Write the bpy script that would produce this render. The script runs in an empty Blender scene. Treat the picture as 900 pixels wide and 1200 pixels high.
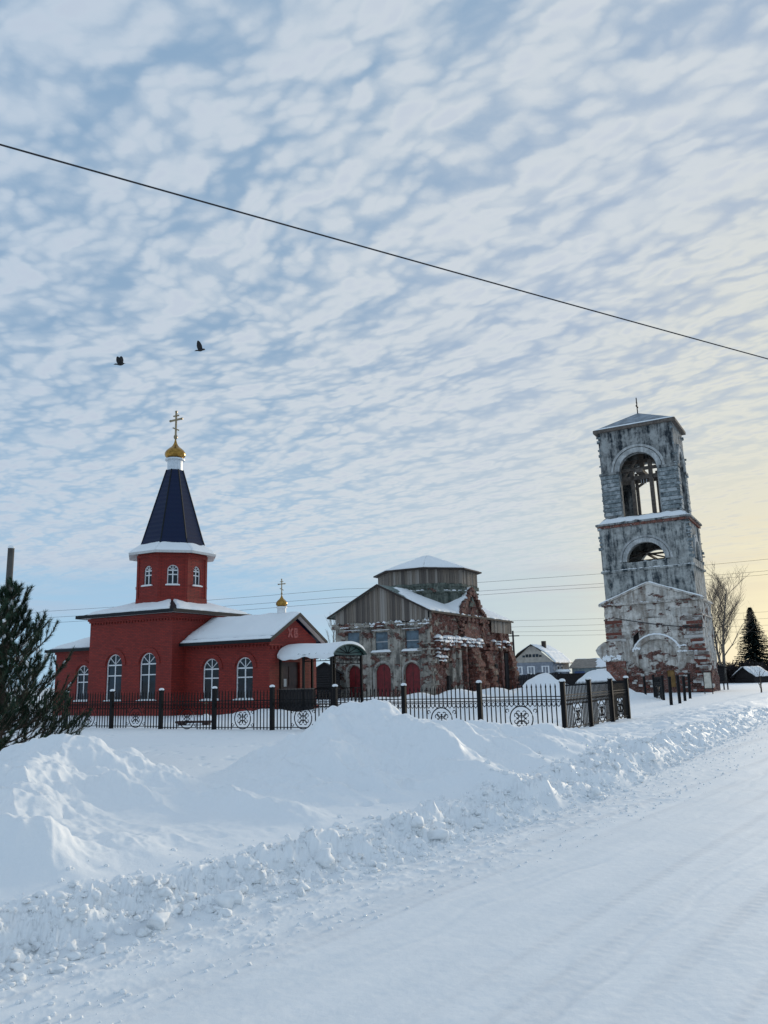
import bpy, bmesh, math, random
import numpy as np
from mathutils import Vector, Matrix, Euler
from mathutils.geometry import tessellate_polygon
S = bpy.context.scene
COL = S.collection
R = math.radians
random.seed(7)

# ------------------------------------------------------------------ camera
cam = bpy.data.cameras.new('camera')
camo = bpy.data.objects.new('camera', cam); COL.objects.link(camo)
cam.sensor_fit = 'HORIZONTAL'; cam.sensor_width = 36.0
cam.lens = 36.0 * 968 / 900
cam.clip_start = 0.1; cam.clip_end = 8000
camo.matrix_world = Matrix.Translation((0, 0, 1.7)) @ Matrix.Rotation(R(90 + 11.45), 4, 'X') @ Matrix.Rotation(-0.0245, 4, 'Z')
S.camera = camo

# ------------------------------------------------------------------ light
SUN_AZ, SUN_EL = 33.0, 9.0          # azimuth clockwise from +Y (view direction)
sd = Vector((math.sin(R(SUN_AZ)) * math.cos(R(SUN_EL)), math.cos(R(SUN_AZ)) * math.cos(R(SUN_EL)), math.sin(R(SUN_EL))))
sun = bpy.data.lights.new('sun', 'SUN'); sun.energy = 1.9; sun.angle = R(12); sun.color = (1.0, 0.86, 0.66)
suno = bpy.data.objects.new('sun', sun); COL.objects.link(suno)
suno.rotation_euler = sd.to_track_quat('Z', 'Y').to_euler()
S.view_settings.view_transform = 'Standard'; S.view_settings.look = 'None'
S.view_settings.exposure = 0.12; S.view_settings.gamma = 1.0
S.cycles.max_bounces = 6; S.cycles.diffuse_bounces = 3; S.cycles.use_denoising = True
try: S.cycles.denoiser = 'OPENIMAGEDENOISE'
except Exception: pass

class NT:
    def __init__(s, tree): s.t = tree; s.n = tree.nodes; s.l = tree.links
    def node(s, typ, **kw):
        n = s.n.new(typ)
        ins = kw.pop('ins', {})
        for k, v in kw.items(): setattr(n, k, v)
        for k, v in ins.items(): s.set(n, k, v)
        return n
    def set(s, n, k, v):
        sock = n.inputs[k]
        if isinstance(v, bpy.types.NodeSocket): s.l.new(v, sock)
        else: sock.default_value = v
    def math(s, op, a, b=0.0, c=0.0, clamp=False):
        n = s.n.new('ShaderNodeMath'); n.operation = op; n.use_clamp = clamp
        s.set(n, 0, a); s.set(n, 1, b)
        if op in ('MULTIPLY_ADD', 'SMOOTH_MIN', 'SMOOTH_MAX'): s.set(n, 2, c)
        return n.outputs[0]
    def vmath(s, op, a, b=(0, 0, 0)):
        n = s.n.new('ShaderNodeVectorMath'); n.operation = op
        s.set(n, 0, a); s.set(n, 1, b)
        return n.outputs['Value'] if op in ('DOT_PRODUCT', 'LENGTH') else n.outputs[0]
    def noise(s, vec, scale, detail=4, rough=0.55, dist=0.0, out='Fac'):
        n = s.node('ShaderNodeTexNoise', ins={'Scale': scale, 'Detail': detail, 'Roughness': rough, 'Distortion': dist})
        s.l.new(vec, n.inputs['Vector']); return n.outputs[out]
    def rng(s, v, a, b, c=0.0, d=1.0, smooth=True):
        n = s.n.new('ShaderNodeMapRange'); n.interpolation_type = 'SMOOTHSTEP' if smooth else 'LINEAR'
        s.set(n, 0, v)
        for i, q in ((1, a), (2, b), (3, c), (4, d)): s.set(n, i, q)
        return n.outputs[0]
    def mix(s, f, a, b):
        n = s.n.new('ShaderNodeMix'); n.data_type = 'RGBA'
        s.set(n, 0, f)
        for i, q in ((6, a), (7, b)): s.set(n, i, q if isinstance(q, bpy.types.NodeSocket) else (*q, 1.0)[:4])
        return n.outputs[2]
    def mapping(s, vec, scale=(1, 1, 1), rot=(0, 0, 0), loc=(0, 0, 0)):
        n = s.node('ShaderNodeMapping', ins={'Scale': scale, 'Rotation': rot, 'Location': loc})
        s.l.new(vec, n.inputs['Vector']); return n.outputs[0]

# ------------------------------------------------------------------ sky: Nishita air with a deck of altocumulus
W = bpy.data.worlds.new('World'); S.world = W; W.use_nodes = True
w = NT(W.node_tree); w.n.clear()
sky = w.node('ShaderNodeTexSky', sky_type='NISHITA', sun_disc=False, sun_elevation=R(SUN_EL), sun_rotation=R(SUN_AZ),
             altitude=100, air_density=1.0, dust_density=0.6, ozone_density=2.0)
tc = w.node('ShaderNodeTexCoord')
D = tc.outputs['Generated']
sep = w.node('ShaderNodeSeparateXYZ'); w.l.new(D, sep.inputs[0])
dz = w.math('MAXIMUM', sep.outputs[2], 0.0)
inv = w.math('DIVIDE', 1.0, w.math('ADD', dz, 0.035))
P = w.vmath('SCALE', D); P.node.inputs['Scale'].default_value = 1
w.l.new(inv, P.node.inputs['Scale'])
P = w.vmath('MULTIPLY', P, (1, 1, 0))
warp = w.noise(P, 1.1, 3, 0.5, out='Color')
Pw = w.vmath('ADD', P, w.vmath('MULTIPLY', w.vmath('SUBTRACT', warp, (0.5, 0.5, 0.5)), (0.30, 0.30, 0)))
warp2 = w.noise(P, 8.0, 4, 0.6, out='Color')
Pw2 = w.vmath('ADD', Pw, w.vmath('MULTIPLY', w.vmath('SUBTRACT', warp2, (0.5, 0.5, 0.5)), (0.065, 0.065, 0)))
Pr = w.mapping(Pw2, rot=(0, 0, R(45)))
def puffs(sx, sy, off):
    v = w.node('ShaderNodeTexVoronoi', feature='SMOOTH_F1', ins={'Scale': 1.0, 'Smoothness': 0.35, 'Randomness': 1.0})
    w.l.new(w.mapping(Pr, scale=(sx, sy, 1), loc=(off, off, 0)), v.inputs['Vector'])
    return w.rng(v.outputs['Distance'], 0.12, 0.80, 1.0, 0.0)
puff = puffs(8.6, 15.0, 0.0); puff2 = puffs(20.0, 34.0, 3.3)
bands = w.node('ShaderNodeTexWave', wave_type='BANDS', bands_direction='Y', ins={'Scale': 1.15, 'Distortion': 2.4, 'Detail': 2.0, 'Detail Scale': 1.1})
w.l.new(Pr, bands.inputs['Vector'])
big = w.noise(Pw, 0.75, 3, 0.5)
fine = w.noise(Pw2, 22.0, 6, 0.66)
dens = w.math('ADD', w.math('MULTIPLY', puff, 0.54), w.math('MULTIPLY', bands.outputs['Fac'], 0.34))
dens = w.math('ADD', dens, w.math('MULTIPLY', puff2, 0.34))
dens = w.math('ADD', dens, w.math('MULTIPLY', w.math('SUBTRACT', big, 0.40), 0.50))
dens = w.math('ADD', dens, w.math('MULTIPLY', w.math('SUBTRACT', fine, 0.5), 0.42))
cover = w.rng(dens, 0.00, 0.98, 0.26, 1.0)
# the deck ends a few degrees above the horizon
deck = w.rng(w.math('ADD', sep.outputs[2], w.math('MULTIPLY', w.math('SUBTRACT', big, 0.5), 0.10)), 0.085, 0.16)
cover = w.math('MULTIPLY', cover, deck)
stn = w.noise(w.mapping(D, scale=(2.2, 2.2, 30)), 1.0, 5, 0.6)
strat = w.math('MULTIPLY', w.rng(stn, 0.44, 0.62), w.math('MULTIPLY', w.rng(sep.outputs[2], 0.03, 0.12), w.rng(sep.outputs[2], 0.15, 0.22, 1.0, 0.0)))
sunv = w.vmath('DOT_PRODUCT', D, tuple(sd))
glow = w.rng(sunv, 0.90, 1.0)
glow2 = w.rng(sunv, 0.35, 0.97)
ccol = w.mix(glow2, (4.6, 5.55, 6.7), (6.1, 6.55, 6.9))
ccol = w.mix(glow, ccol, (7.1, 7.1, 6.3))
# the bellies of the thicker puffs are greyer than their thin bright rims
ccol = w.mix(w.math('MULTIPLY', w.rng(dens, 0.70, 1.20), 0.45), ccol, (4.4, 5.1, 6.3))
lowblue = w.rng(sep.outputs[2], 0.0, 0.42, 0, 1)
gap = w.mix(lowblue, (3.4, 5.3, 7.1), (1.45, 2.85, 4.6))
gap = w.mix(w.rng(sunv, 0.72, 1.0), gap, w.mix(lowblue, (5.6, 6.2, 5.9), (2.9, 3.8, 5.3)))
low = w.math('MULTIPLY', w.rng(sunv, 0.93, 1.0), w.rng(sep.outputs[2], 0.30, 0.10))
gap = w.mix(w.math('MULTIPLY', low, 0.8), gap, (8.2, 7.1, 4.4))
ccol = w.mix(w.math('MULTIPLY', low, 0.6), ccol, (7.8, 7.0, 5.0))
skyc = w.node('ShaderNodeMix', data_type='RGBA', blend_type='ADD', ins={0: 1.0})
w.l.new(gap, skyc.inputs[6])
w.l.new(w.vmath('MULTIPLY', sky.outputs[0], (0.06, 0.06, 0.06)), skyc.inputs[7])
allc = w.mix(w.math('MULTIPLY', strat, 0.55), skyc.outputs[2], w.mix(glow, (4.4, 4.9, 6.0), (7.6, 6.6, 4.9)))
allc = w.mix(cover, allc, ccol)
bg = w.node('ShaderNodeBackground', ins={'Strength': 0.1}); w.l.new(allc, bg.inputs[0])
wo = w.node('ShaderNodeOutputWorld'); w.l.new(bg.outputs[0], wo.inputs[0])

# ------------------------------------------------------------------ materials
MATS = {}
def new_mat(name):
    m = bpy.data.materials.new(name); m.use_nodes = True
    nt = NT(m.node_tree); b = nt.n['Principled BSDF']
    tcn = nt.node('ShaderNodeTexCoord'); MATS[name] = m
    return m, nt, b, tcn.outputs['Object']
def bump(nt, b, h, strength=0.5, dist=0.05):
    n = nt.node('ShaderNodeBump', ins={'Strength': strength, 'Distance': dist})
    nt.l.new(h, n.inputs['Height']); nt.l.new(n.outputs[0], b.inputs['Normal'])
def simple(name, col, rough=0.6, metal=0.0, var=0.25, scale=8.0, spec=0.5, bs=0.0):
    m, nt, b, o = new_mat(name)
    f = nt.noise(o, scale, 4, 0.6)
    c2 = tuple(x * (1 - var) for x in col); c1 = tuple(min(1, x * (1 + var)) for x in col)
    nt.set(b, 'Base Color', nt.mix(nt.rng(f, 0.3, 0.7), c2, c1))
    nt.set(b, 'Roughness', rough); nt.set(b, 'Metallic', metal); nt.set(b, 'Specular IOR Level', spec)
    if bs: bump(nt, b, f, bs, 0.02)
    return m
m, nt, b, o = new_mat('snow')
n1 = nt.noise(o, 9.0, 6, 0.6); n2 = nt.noise(o, 60.0, 3, 0.6)
nt.set(b, 'Base Color', nt.mix(nt.noise(o, 0.8, 3), (0.87, 0.89, 0.90), (0.93, 0.94, 0.94)))
nt.set(b, 'Roughness', 0.65); nt.set(b, 'Specular IOR Level', 0.25)
bump(nt, b, nt.math('ADD', nt.math('MULTIPLY', n1, 0.75), nt.math('MULTIPLY', n2, 0.25)), 0.35, 0.035)
m, nt, b, o = new_mat('road_snow')
along = nt.mapping(o, rot=(0, 0, R(37)))
ro = nt.mapping(along, scale=(3.2, 0.22, 1))
tr = nt.noise(ro, 1.0, 5, 0.6)
n1 = nt.noise(o, 14.0, 5, 0.65); n2 = nt.noise(o, 1.1, 4, 0.6)
c = nt.mix(nt.rng(tr, 0.35, 0.7), (0.82, 0.845, 0.86), (0.88, 0.895, 0.90))
c = nt.mix(nt.math('MULTIPLY', nt.rng(n2, 0.5, 0.75), 0.35), c, (0.78, 0.79, 0.80))
ln = nt.noise(nt.mapping(along, scale=(3.4, 0.06, 1)), 1.0, 3, 0.5)
c = nt.mix(nt.math('MULTIPLY', nt.rng(ln, 0.52, 0.68), 0.35), c, (0.62, 0.64, 0.67))
tread = nt.math('SINE', nt.math('MULTIPLY', nt.node('ShaderNodeSeparateXYZ', ins={0: along}).outputs[1], 62.0))
sp = nt.node('ShaderNodeTexVoronoi', ins={'Scale': 1.6}); nt.l.new(o, sp.inputs['Vector'])
c = nt.mix(nt.math('MULTIPLY', nt.rng(sp.outputs['Distance'], 0.022, 0.012), nt.rng(n2, 0.45, 0.55)), c, (0.12, 0.11, 0.10))
nt.set(b, 'Base Color', c); nt.set(b, 'Roughness', 0.75); nt.set(b, 'Specular IOR Level', 0.15)
bump(nt, b, nt.math('ADD', nt.math('ADD', nt.math('MULTIPLY', n1, 0.6), tr), nt.math('MULTIPLY', nt.math('MULTIPLY', tread, nt.rng(ln, 0.54, 0.62)), 0.06)), 0.30, 0.02)

def brick_vec(nt, o, ky=1.0):
    sp = nt.node('ShaderNodeSeparateXYZ'); nt.l.new(o, sp.inputs[0])
    cb = nt.node('ShaderNodeCombineXYZ')
    nt.l.new(nt.math('ADD', sp.outputs[0], nt.math('MULTIPLY', sp.outputs[1], ky)), cb.inputs[0])
    nt.l.new(sp.outputs[2], cb.inputs[1]); return cb.outputs[0], sp
def brick_mat(name, c1, c2, mortar, ky=1.0):
    m, nt, b, o = new_mat(name)
    v, sp = brick_vec(nt, o, ky)
    br = nt.node('ShaderNodeTexBrick', ins={'Scale': 1.0, 'Brick Width': 0.26, 'Row Height': 0.085, 'Mortar Size': 0.011, 'Mortar Smooth': 0.2,
                 'Color1': (*c1, 1), 'Color2': (*c2, 1), 'Mortar': (*mortar, 1)})
    nt.l.new(v, br.inputs['Vector'])
    big = nt.noise(o, 0.9, 4, 0.6)
    c = nt.mix(nt.math('MULTIPLY', nt.rng(big, 0.4, 0.75), 0.5), br.outputs['Color'], tuple(x * 0.55 for x in c1))
    nt.set(b, 'Base Color', c); nt.set(b, 'Roughness', 0.75)
    bump(nt, b, nt.math('SUBTRACT', 1.0, br.outputs['Fac']), 0.6, 0.012)
    return m
brick_mat('red_brick', (0.33, 0.028, 0.016), (0.22, 0.018, 0.012), (0.08, 0.014, 0.011))
brick_mat('red_brick_drum', (0.33, 0.028, 0.016), (0.22, 0.018, 0.012), (0.08, 0.014, 0.011), 0.4)

def ruin_mat(name, amount, plaster, stain, stain_amt, brickc=(0.26, 0.065, 0.035), snow=0.0, zgrad=None):
    """old lime plaster that has fallen off in patches down to the brick, with mould streaks and rime caught on ledges"""
    m, nt, b, o = new_mat(name)
    v, sp = brick_vec(nt, o)
    br = nt.node('ShaderNodeTexBrick', ins={'Scale': 1.0, 'Brick Width': 0.30, 'Row Height': 0.095, 'Mortar Size': 0.014, 'Mortar Smooth': 0.3,
                 'Color1': (*brickc, 1), 'Color2': (brickc[0] * 0.55, brickc[1] * 0.6, brickc[2] * 0.7, 1), 'Mortar': (0.30, 0.25, 0.22, 1)})
    nt.l.new(v, br.inputs['Vector'])
    bn = nt.noise(o, 2.6, 6, 0.7)
    bc = nt.mix(nt.rng(bn, 0.42, 0.66), br.outputs['Color'], (0.07, 0.035, 0.028))
    bc = nt.mix(nt.math('MULTIPLY', nt.rng(nt.noise(o, 5.5, 5, 0.7), 0.58, 0.66), 0.75), bc, (0.52, 0.49, 0.46))
    pl = nt.mix(nt.rng(nt.noise(o, 1.7, 5, 0.65), 0.38, 0.66), plaster, tuple(x * 0.62 for x in plaster))
    st = nt.math('ADD', nt.math('MULTIPLY', nt.noise(nt.mapping(o, scale=(2.2, 2.2, 0.30)), 1.0, 6, 0.72), 0.6), nt.math('MULTIPLY', nt.noise(o, 1.3, 8, 0.75), 0.4))
    pl = nt.mix(nt.math('MULTIPLY', nt.rng(st, 0.44, 0.60), stain_amt), pl, stain)
    sp2 = nt.noise(o, 7.0, 4, 0.7)
    pl = nt.mix(nt.rng(sp2, 0.63, 0.69), pl, (0.06, 0.05, 0.05))
    edge = nt.noise(nt.mapping(o, scale=(1, 1, 1.7)), 0.75, 7, 0.66)
    if zgrad:
        edge = nt.math('ADD', edge, nt.rng(sp.outputs[2], zgrad[0], zgrad[1], zgrad[2], 0.0))
    mk = nt.rng(edge, 1 - amount, 1 - amount + 0.025)
    c = nt.mix(mk, pl, bc)
    if snow:
        sn = nt.noise(nt.mapping(o, scale=(1, 1, 3.0)), 3.2, 4, 0.6)
        c = nt.mix(nt.math('MULTIPLY', nt.rng(sn, 0.66, 0.70), snow), c, (0.8, 0.83, 0.88))
    nt.set(b, 'Base Color', c); nt.set(b, 'Roughness', 0.9); nt.set(b, 'Specular IOR Level', 0.2)
    h = nt.math('ADD', nt.math('MULTIPLY', mk, -0.9), nt.math('MULTIPLY', nt.math('ADD', sp2, nt.math('MULTIPLY', br.outputs['Fac'], -0.3)), 0.6))
    bump(nt, b, h, 0.9, 0.06)
    return m
ruin_mat('ruin_plaster', 0.47, (0.46, 0.42, 0.36), (0.10, 0.095, 0.085), 0.9, brickc=(0.20, 0.05, 0.03), snow=0.3)
ruin_mat('ruin_brick', 0.57, (0.50, 0.42, 0.34), (0.15, 0.13, 0.12), 0.7, snow=0.35)
ruin_mat('ruin_raw', 0.60, (0.42, 0.33, 0.26), (0.09, 0.07, 0.06), 0.8, brickc=(0.28, 0.065, 0.035), snow=0.25)
ruin_mat('pediment_mix', 0.62, (0.36, 0.27, 0.20), (0.10, 0.075, 0.06), 0.9, brickc=(0.24, 0.06, 0.035), snow=0.3)
ruin_mat('arch_plaster', 0.26, (0.58, 0.59, 0.58), (0.16, 0.18, 0.19), 0.6)
ruin_mat('dirty_trim', 0.30, (0.50, 0.47, 0.42), (0.14, 0.13, 0.12), 0.8)
ruin_mat('drum_masonry', 0.40, (0.20, 0.22, 0.19), (0.045, 0.06, 0.05), 0.9)
ruin_mat('tower_low', 0.43, (0.74, 0.70, 0.64), (0.21, 0.165, 0.13), 0.8, brickc=(0.20, 0.06, 0.04), snow=0.5, zgrad=(0.0, 3.2, 0.34))
ruin_mat('tower_mid', 0.30, (0.47, 0.48, 0.46), (0.024, 0.036, 0.045), 1.0, brickc=(0.15, 0.05, 0.035))
ruin_mat('tower_top', 0.33, (0.40, 0.41, 0.40), (0.020, 0.028, 0.036), 1.0, brickc=(0.12, 0.05, 0.04))
m, nt, b, o = new_mat('loose_stone')
oi = nt.node('ShaderNodeObjectInfo'); g_ = nt.vmath('SCALE', nt.node('ShaderNodeNewGeometry').outputs['Position']); g_.node.inputs['Scale'].default_value = 1.0
rnd = nt.math('ADD', oi.outputs['Random'], nt.math('MULTIPLY', nt.math('SUBTRACT', nt.noise(g_, 2.5, 5, 0.7), 0.5), 1.1))
c = nt.mix(nt.rng(rnd, 0.25, 0.45), (0.52, 0.50, 0.47), (0.20, 0.17, 0.15)); c = nt.mix(nt.rng(rnd, 0.5, 0.62), c, (0.16, 0.05, 0.035)); c = nt.mix(nt.rng(rnd, 0.85, 1.0), c, (0.05, 0.035, 0.03))
nt.set(b, 'Base Color', c); nt.set(b, 'Roughness', 0.9); bump(nt, b, nt.noise(g_, 12.0, 4, 0.7), 0.8, 0.04)
m, nt, b, o = new_mat('course_stone')
oi = nt.node('ShaderNodeObjectInfo'); g_ = nt.vmath('SCALE', nt.node('ShaderNodeNewGeometry').outputs['Position']); g_.node.inputs['Scale'].default_value = 1.0
rnd = nt.math('ADD', nt.math('MULTIPLY', oi.outputs['Random'], 0.22), nt.math('MULTIPLY', nt.math('SUBTRACT', nt.noise(g_, 2.6, 7, 0.75), 0.3), 1.7))
c = nt.mix(nt.rng(rnd, 0.25, 0.55), (0.40, 0.43, 0.44), (0.16, 0.19, 0.20)); c = nt.mix(nt.rng(rnd, 0.60, 0.75), c, (0.04, 0.05, 0.06))
nt.set(b, 'Base Color', c); nt.set(b, 'Roughness', 0.9); bump(nt, b, nt.noise(g_, 12.0, 4, 0.7), 0.8, 0.04)

m, nt, b, o = new_mat('grey_planks')
oi = nt.node('ShaderNodeObjectInfo')
gr = nt.noise(nt.vmath('ADD', nt.mapping(o, scale=(14, 14, 0.9)), nt.vmath('SCALE', (37, 11, 5))), 1.0, 5, 0.65)
c = nt.mix(nt.rng(gr, 0.3, 0.7), (0.09, 0.07, 0.055), (0.29, 0.245, 0.20))
rv = oi.outputs['Random']
c = nt.mix(nt.rng(rv, 0.55, 1.0, 0, 0.75, False), c, (0.36, 0.33, 0.30))
c = nt.mix(nt.rng(rv, 0.45, 0.0, 0, 0.75, False), c, (0.06, 0.052, 0.05))
nt.set(b, 'Base Color', c); nt.set(b, 'Roughness', 0.85); bump(nt, b, gr, 0.5, 0.02)

m, nt, b, o = new_mat('metal_tile')
sp = nt.node('ShaderNodeSeparateXYZ'); nt.l.new(o, sp.inputs[0])
wv = nt.math('SINE', nt.math('MULTIPLY', sp.outputs[2], 2 * math.pi / 0.30))
f = nt.noise(o, 2.0, 3)
nt.set(b, 'Base Color', nt.mix(f, (0.003, 0.008, 0.042), (0.003, 0.014, 0.046)))
nt.set(b, 'Roughness', 0.36); nt.set(b, 'Specular IOR Level', 0.25); bump(nt, b, wv, 0.3, 0.02)
simple('green_metal', (0.022, 0.06, 0.052), 0.45, 0.0, 0.3, 3)
simple('roof_green_grey', (0.10, 0.15, 0.14), 0.55, 0.0, 0.35, 2)
simple('fascia', (0.008, 0.011, 0.014), 0.55, 0, 0.25, 8, 0.25)
simple('soffit', (0.55, 0.54, 0.53), 0.6, 0, 0.08)
simple('white_paint', (0.78, 0.78, 0.78), 0.5, 0, 0.05)
simple('neck_metal', (0.62, 0.66, 0.70), 0.4, 0.3, 0.1)
simple('gold', (0.36, 0.20, 0.05), 0.24, 1.0, 0.3, 6, bs=0.35)
simple('old_gold', (0.30, 0.24, 0.15), 0.4, 0.8, 0.2)
simple('iron', (0.004, 0.004, 0.005), 0.6, 0.0, 0.3, 8, 0.2)
simple('dark_wood', (0.035, 0.024, 0.019), 0.8, 0, 0.4)
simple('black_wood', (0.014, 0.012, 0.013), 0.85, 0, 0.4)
simple('timber', (0.12, 0.10, 0.085), 0.85, 0, 0.35, 5)
simple('door_red', (0.15, 0.008, 0.011), 0.6, 0, 0.3, 3)
simple('door_brown', (0.05, 0.018, 0.013), 0.5, 0, 0.3, 3)
simple('ochre', (0.26, 0.15, 0.05), 0.8, 0, 0.3, 3)
simple('salmon_brick', (0.46, 0.13, 0.11), 0.8, 0, 0.2)
simple('board_blue', (0.10, 0.145, 0.18), 0.6, 0, 0.35, 1.5)
simple('paper', (0.7, 0.7, 0.68), 0.7, 0, 0.04)
simple('sign_board', (0.56, 0.52, 0.44), 0.7, 0, 0.25, 3)
simple('bark', (0.09, 0.065, 0.05), 0.9, 0, 0.4, 10)
simple('birch_bark', (0.17, 0.15, 0.13), 0.9, 0, 0.5, 3)
simple('old_sheet', (0.20, 0.24, 0.28), 0.5, 0.2, 0.35, 1.5)
simple('pole_wood', (0.085, 0.078, 0.07), 0.85, 0, 0.3, 3)
simple('cable', (0.012, 0.012, 0.016), 0.6)
simple('feather', (0.010, 0.010, 0.012), 0.7)
simple('siding', (0.24, 0.26, 0.30), 0.8, 0, 0.2, 2)
simple('gable_siding', (0.40, 0.36, 0.31), 0.8, 0, 0.15, 2)
simple('barn_wall', (0.22, 0.27, 0.28), 0.8, 0, 0.3, 2)
simple('brown_roof', (0.22, 0.19, 0.16), 0.7, 0, 0.2, 2)
simple('blue_paint', (0.05, 0.09, 0.22), 0.6, 0, 0.2)
simple('needles', (0.024, 0.052, 0.030), 0.7, 0, 0.5, 1.5, 0.25)
simple('spruce_needles', (0.012, 0.022, 0.018), 0.8, 0, 0.5, 1.0, 0.2)
simple('birch_twigs', (0.17, 0.135, 0.11), 0.9, 0, 0.3, 1.0, 0.2)
simple('twigs', (0.035, 0.030, 0.032), 0.9, 0, 0.4, 1.0, 0.2)
m, nt, b, o = new_mat('glass')
nt.set(b, 'Base Color', nt.mix(nt.rng(nt.noise(o, 1.2, 3), 0.4, 0.65), (0.004, 0.006, 0.010), (0.016, 0.028, 0.045)))
nt.set(b, 'Roughness', 0.06); nt.set(b, 'Specular IOR Level', 0.35)

# ------------------------------------------------------------------ mesh helpers
class MB:
    def __init__(s): s.v = []; s.f = []; s.mi = []
    def add(s, vs, fs, mi=0):
        k = len(s.v); s.v += [tuple(p) for p in vs]
        for f in fs: s.f.append(tuple(i + k for i in f)); s.mi.append(mi)
        return s
    def box(s, x0, x1, y0, y1, z0, z1, mi=0, M=None):
        vs = [Vector((x, y, z)) for z in (z0, z1) for y in (y0, y1) for x in (x0, x1)]
        if M is not None: vs = [M @ p for p in vs]
        return s.add(vs, [(0, 2, 3, 1), (4, 5, 7, 6), (0, 1, 5, 4), (2, 6, 7, 3), (0, 4, 6, 2), (1, 3, 7, 5)], mi)
    def ext(s, poly, vec, mi=0):
        n = len(poly); v = Vector(vec); p = [Vector(q) for q in poly]
        return s.add(p + [q + v for q in p], [tuple(range(n)), tuple(range(2 * n - 1, n - 1, -1))] + [(i, (i + 1) % n, n + (i + 1) % n, n + i) for i in range(n)], mi)
    def wall(s, outline, holes, fn, d, mi=0):
        """flat wall with real openings: outline and holes in (u, v); fn(u, v, w) gives the point, w runs from 0 (face) to d (back)"""
        loops = [outline] + holes
        flat = [p for l in loops for p in l]
        tris = tessellate_polygon([[Vector((a, c, 0)) for a, c in l] for l in loops])
        n = len(flat)
        vs = [fn(a, c, 0) for a, c in flat] + [fn(a, c, d) for a, c in flat]
        fs = [tuple(t) for t in tris] + [tuple(n + i for i in reversed(t)) for t in tris]
        k = 0
        for l in loops:
            q = len(l)
            fs += [(k + i, k + (i + 1) % q, n + k + (i + 1) % q, n + k + i) for i in range(q)]
            k += q
        return s.add(vs, fs, mi)
    def tube(s, pts, r, n=6, mi=0, closed=False, caps=True):
        pts = [Vector(p) for p in pts]; m = len(pts)
        rs = r if isinstance(r, (list, tuple)) else [r] * m
        vs = []
        for i, p in enumerate(pts):
            if closed: t = pts[(i + 1) % m] - pts[i - 1]
            else: t = pts[min(i + 1, m - 1)] - pts[max(i - 1, 0)]
            t.normalize()
            a = t.orthogonal() if abs(t.z) > 0.95 else Vector((0, 0, 1)).cross(t)
            a.normalize(); c = t.cross(a)
            vs += [p + (a * math.cos(2 * math.pi * j / n) + c * math.sin(2 * math.pi * j / n)) * rs[i] for j in range(n)]
        fs = []
        for i in range(m if closed else m - 1):
            i2 = (i + 1) % m
            fs += [(i * n + j, i * n + (j + 1) % n, i2 * n + (j + 1) % n, i2 * n + j) for j in range(n)]
        if caps and not closed: fs += [tuple(range(n)), tuple(range((m - 1) * n, m * n))]
        return s.add(vs, fs, mi)
    def lathe(s, prof, c, n=16, mi=0, ph=0.0):
        vs = []; fs = []; m = len(prof)
        for r, z in prof:
            vs += [(c[0] + r * math.cos(ph + 2 * math.pi * j / n), c[1] + r * math.sin(ph + 2 * math.pi * j / n), z) for j in range(n)]
        for i in range(m - 1): fs += [(i * n + j, i * n + (j + 1) % n, (i + 1) * n + (j + 1) % n, (i + 1) * n + j) for j in range(n)]
        fs += [tuple(range(n)), tuple(range((m - 1) * n, m * n))]
        return s.add(vs, fs, mi)
    def mesh(s, name, mats, smooth=False, fix=True):
        me = bpy.data.meshes.new(name); me.from_pydata(s.v, [], s.f)
        for q in (mats if isinstance(mats, (list, tuple)) else [mats]): me.materials.append(MATS[q])
        if any(s.mi): me.polygons.foreach_set('material_index', s.mi)
        if fix:
            bm = bmesh.new(); bm.from_mesh(me); bmesh.ops.recalc_face_normals(bm, faces=bm.faces); bm.to_mesh(me); bm.free()
        if smooth: me.polygons.foreach_set('use_smooth', [True] * len(me.polygons))
        me.update(); return me
    def build(s, name, mats, parent=None, smooth=False, fix=True):
        return link(name, s.mesh(name, mats, smooth, fix), parent)
def link(name, me, parent=None):
    ob = bpy.data.objects.new(name, me); COL.objects.link(ob)
    if parent is not None: ob.parent = parent
    return ob
def thing(name, label, cat, loc=(0, 0, 0), rz=0.0, group=None):
    e = bpy.data.objects.new(name, None); COL.objects.link(e); e.empty_display_size = 0.2
    e.location = loc; e.rotation_euler = (0, 0, rz)
    return tag(e, label, cat, group)
def tag(e, label=None, cat=None, group=None, kind=None):
    if label: e['label'] = label
    if cat: e['category'] = cat
    if group: e['group'] = group
    if kind: e['kind'] = kind
    return e
def arch(xc, z0, wd, ztop, n=14):
    r = wd / 2; zs = ztop - r
    return [(xc - r, z0), (xc + r, z0)] + [(xc + r * math.cos(a), zs + r * math.sin(a)) for a in [math.pi * i / n for i in range(n + 1)]]
def arch_ring(xc, zs, r0, r1, a0=0.0, a1=math.pi, n=16):
    o = [(xc + r1 * math.cos(a0 + (a1 - a0) * i / n), zs + r1 * math.sin(a0 + (a1 - a0) * i / n)) for i in range(n + 1)]
    return o + [(xc + r0 * math.cos(a0 + (a1 - a0) * i / n), zs + r0 * math.sin(a0 + (a1 - a0) * i / n)) for i in range(n, -1, -1)]
def rect(x0, x1, z0, z1): return [(x0, z0), (x1, z0), (x1, z1), (x0, z1)]
SITE = R(-29)
def plane_fn(origin, udir, wdir):
    o_, u_, w_ = Vector(origin), Vector(udir), Vector(wdir)
    return lambda a, c, d: o_ + u_ * a + Vector((0, 0, c)) + w_ * d

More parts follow.
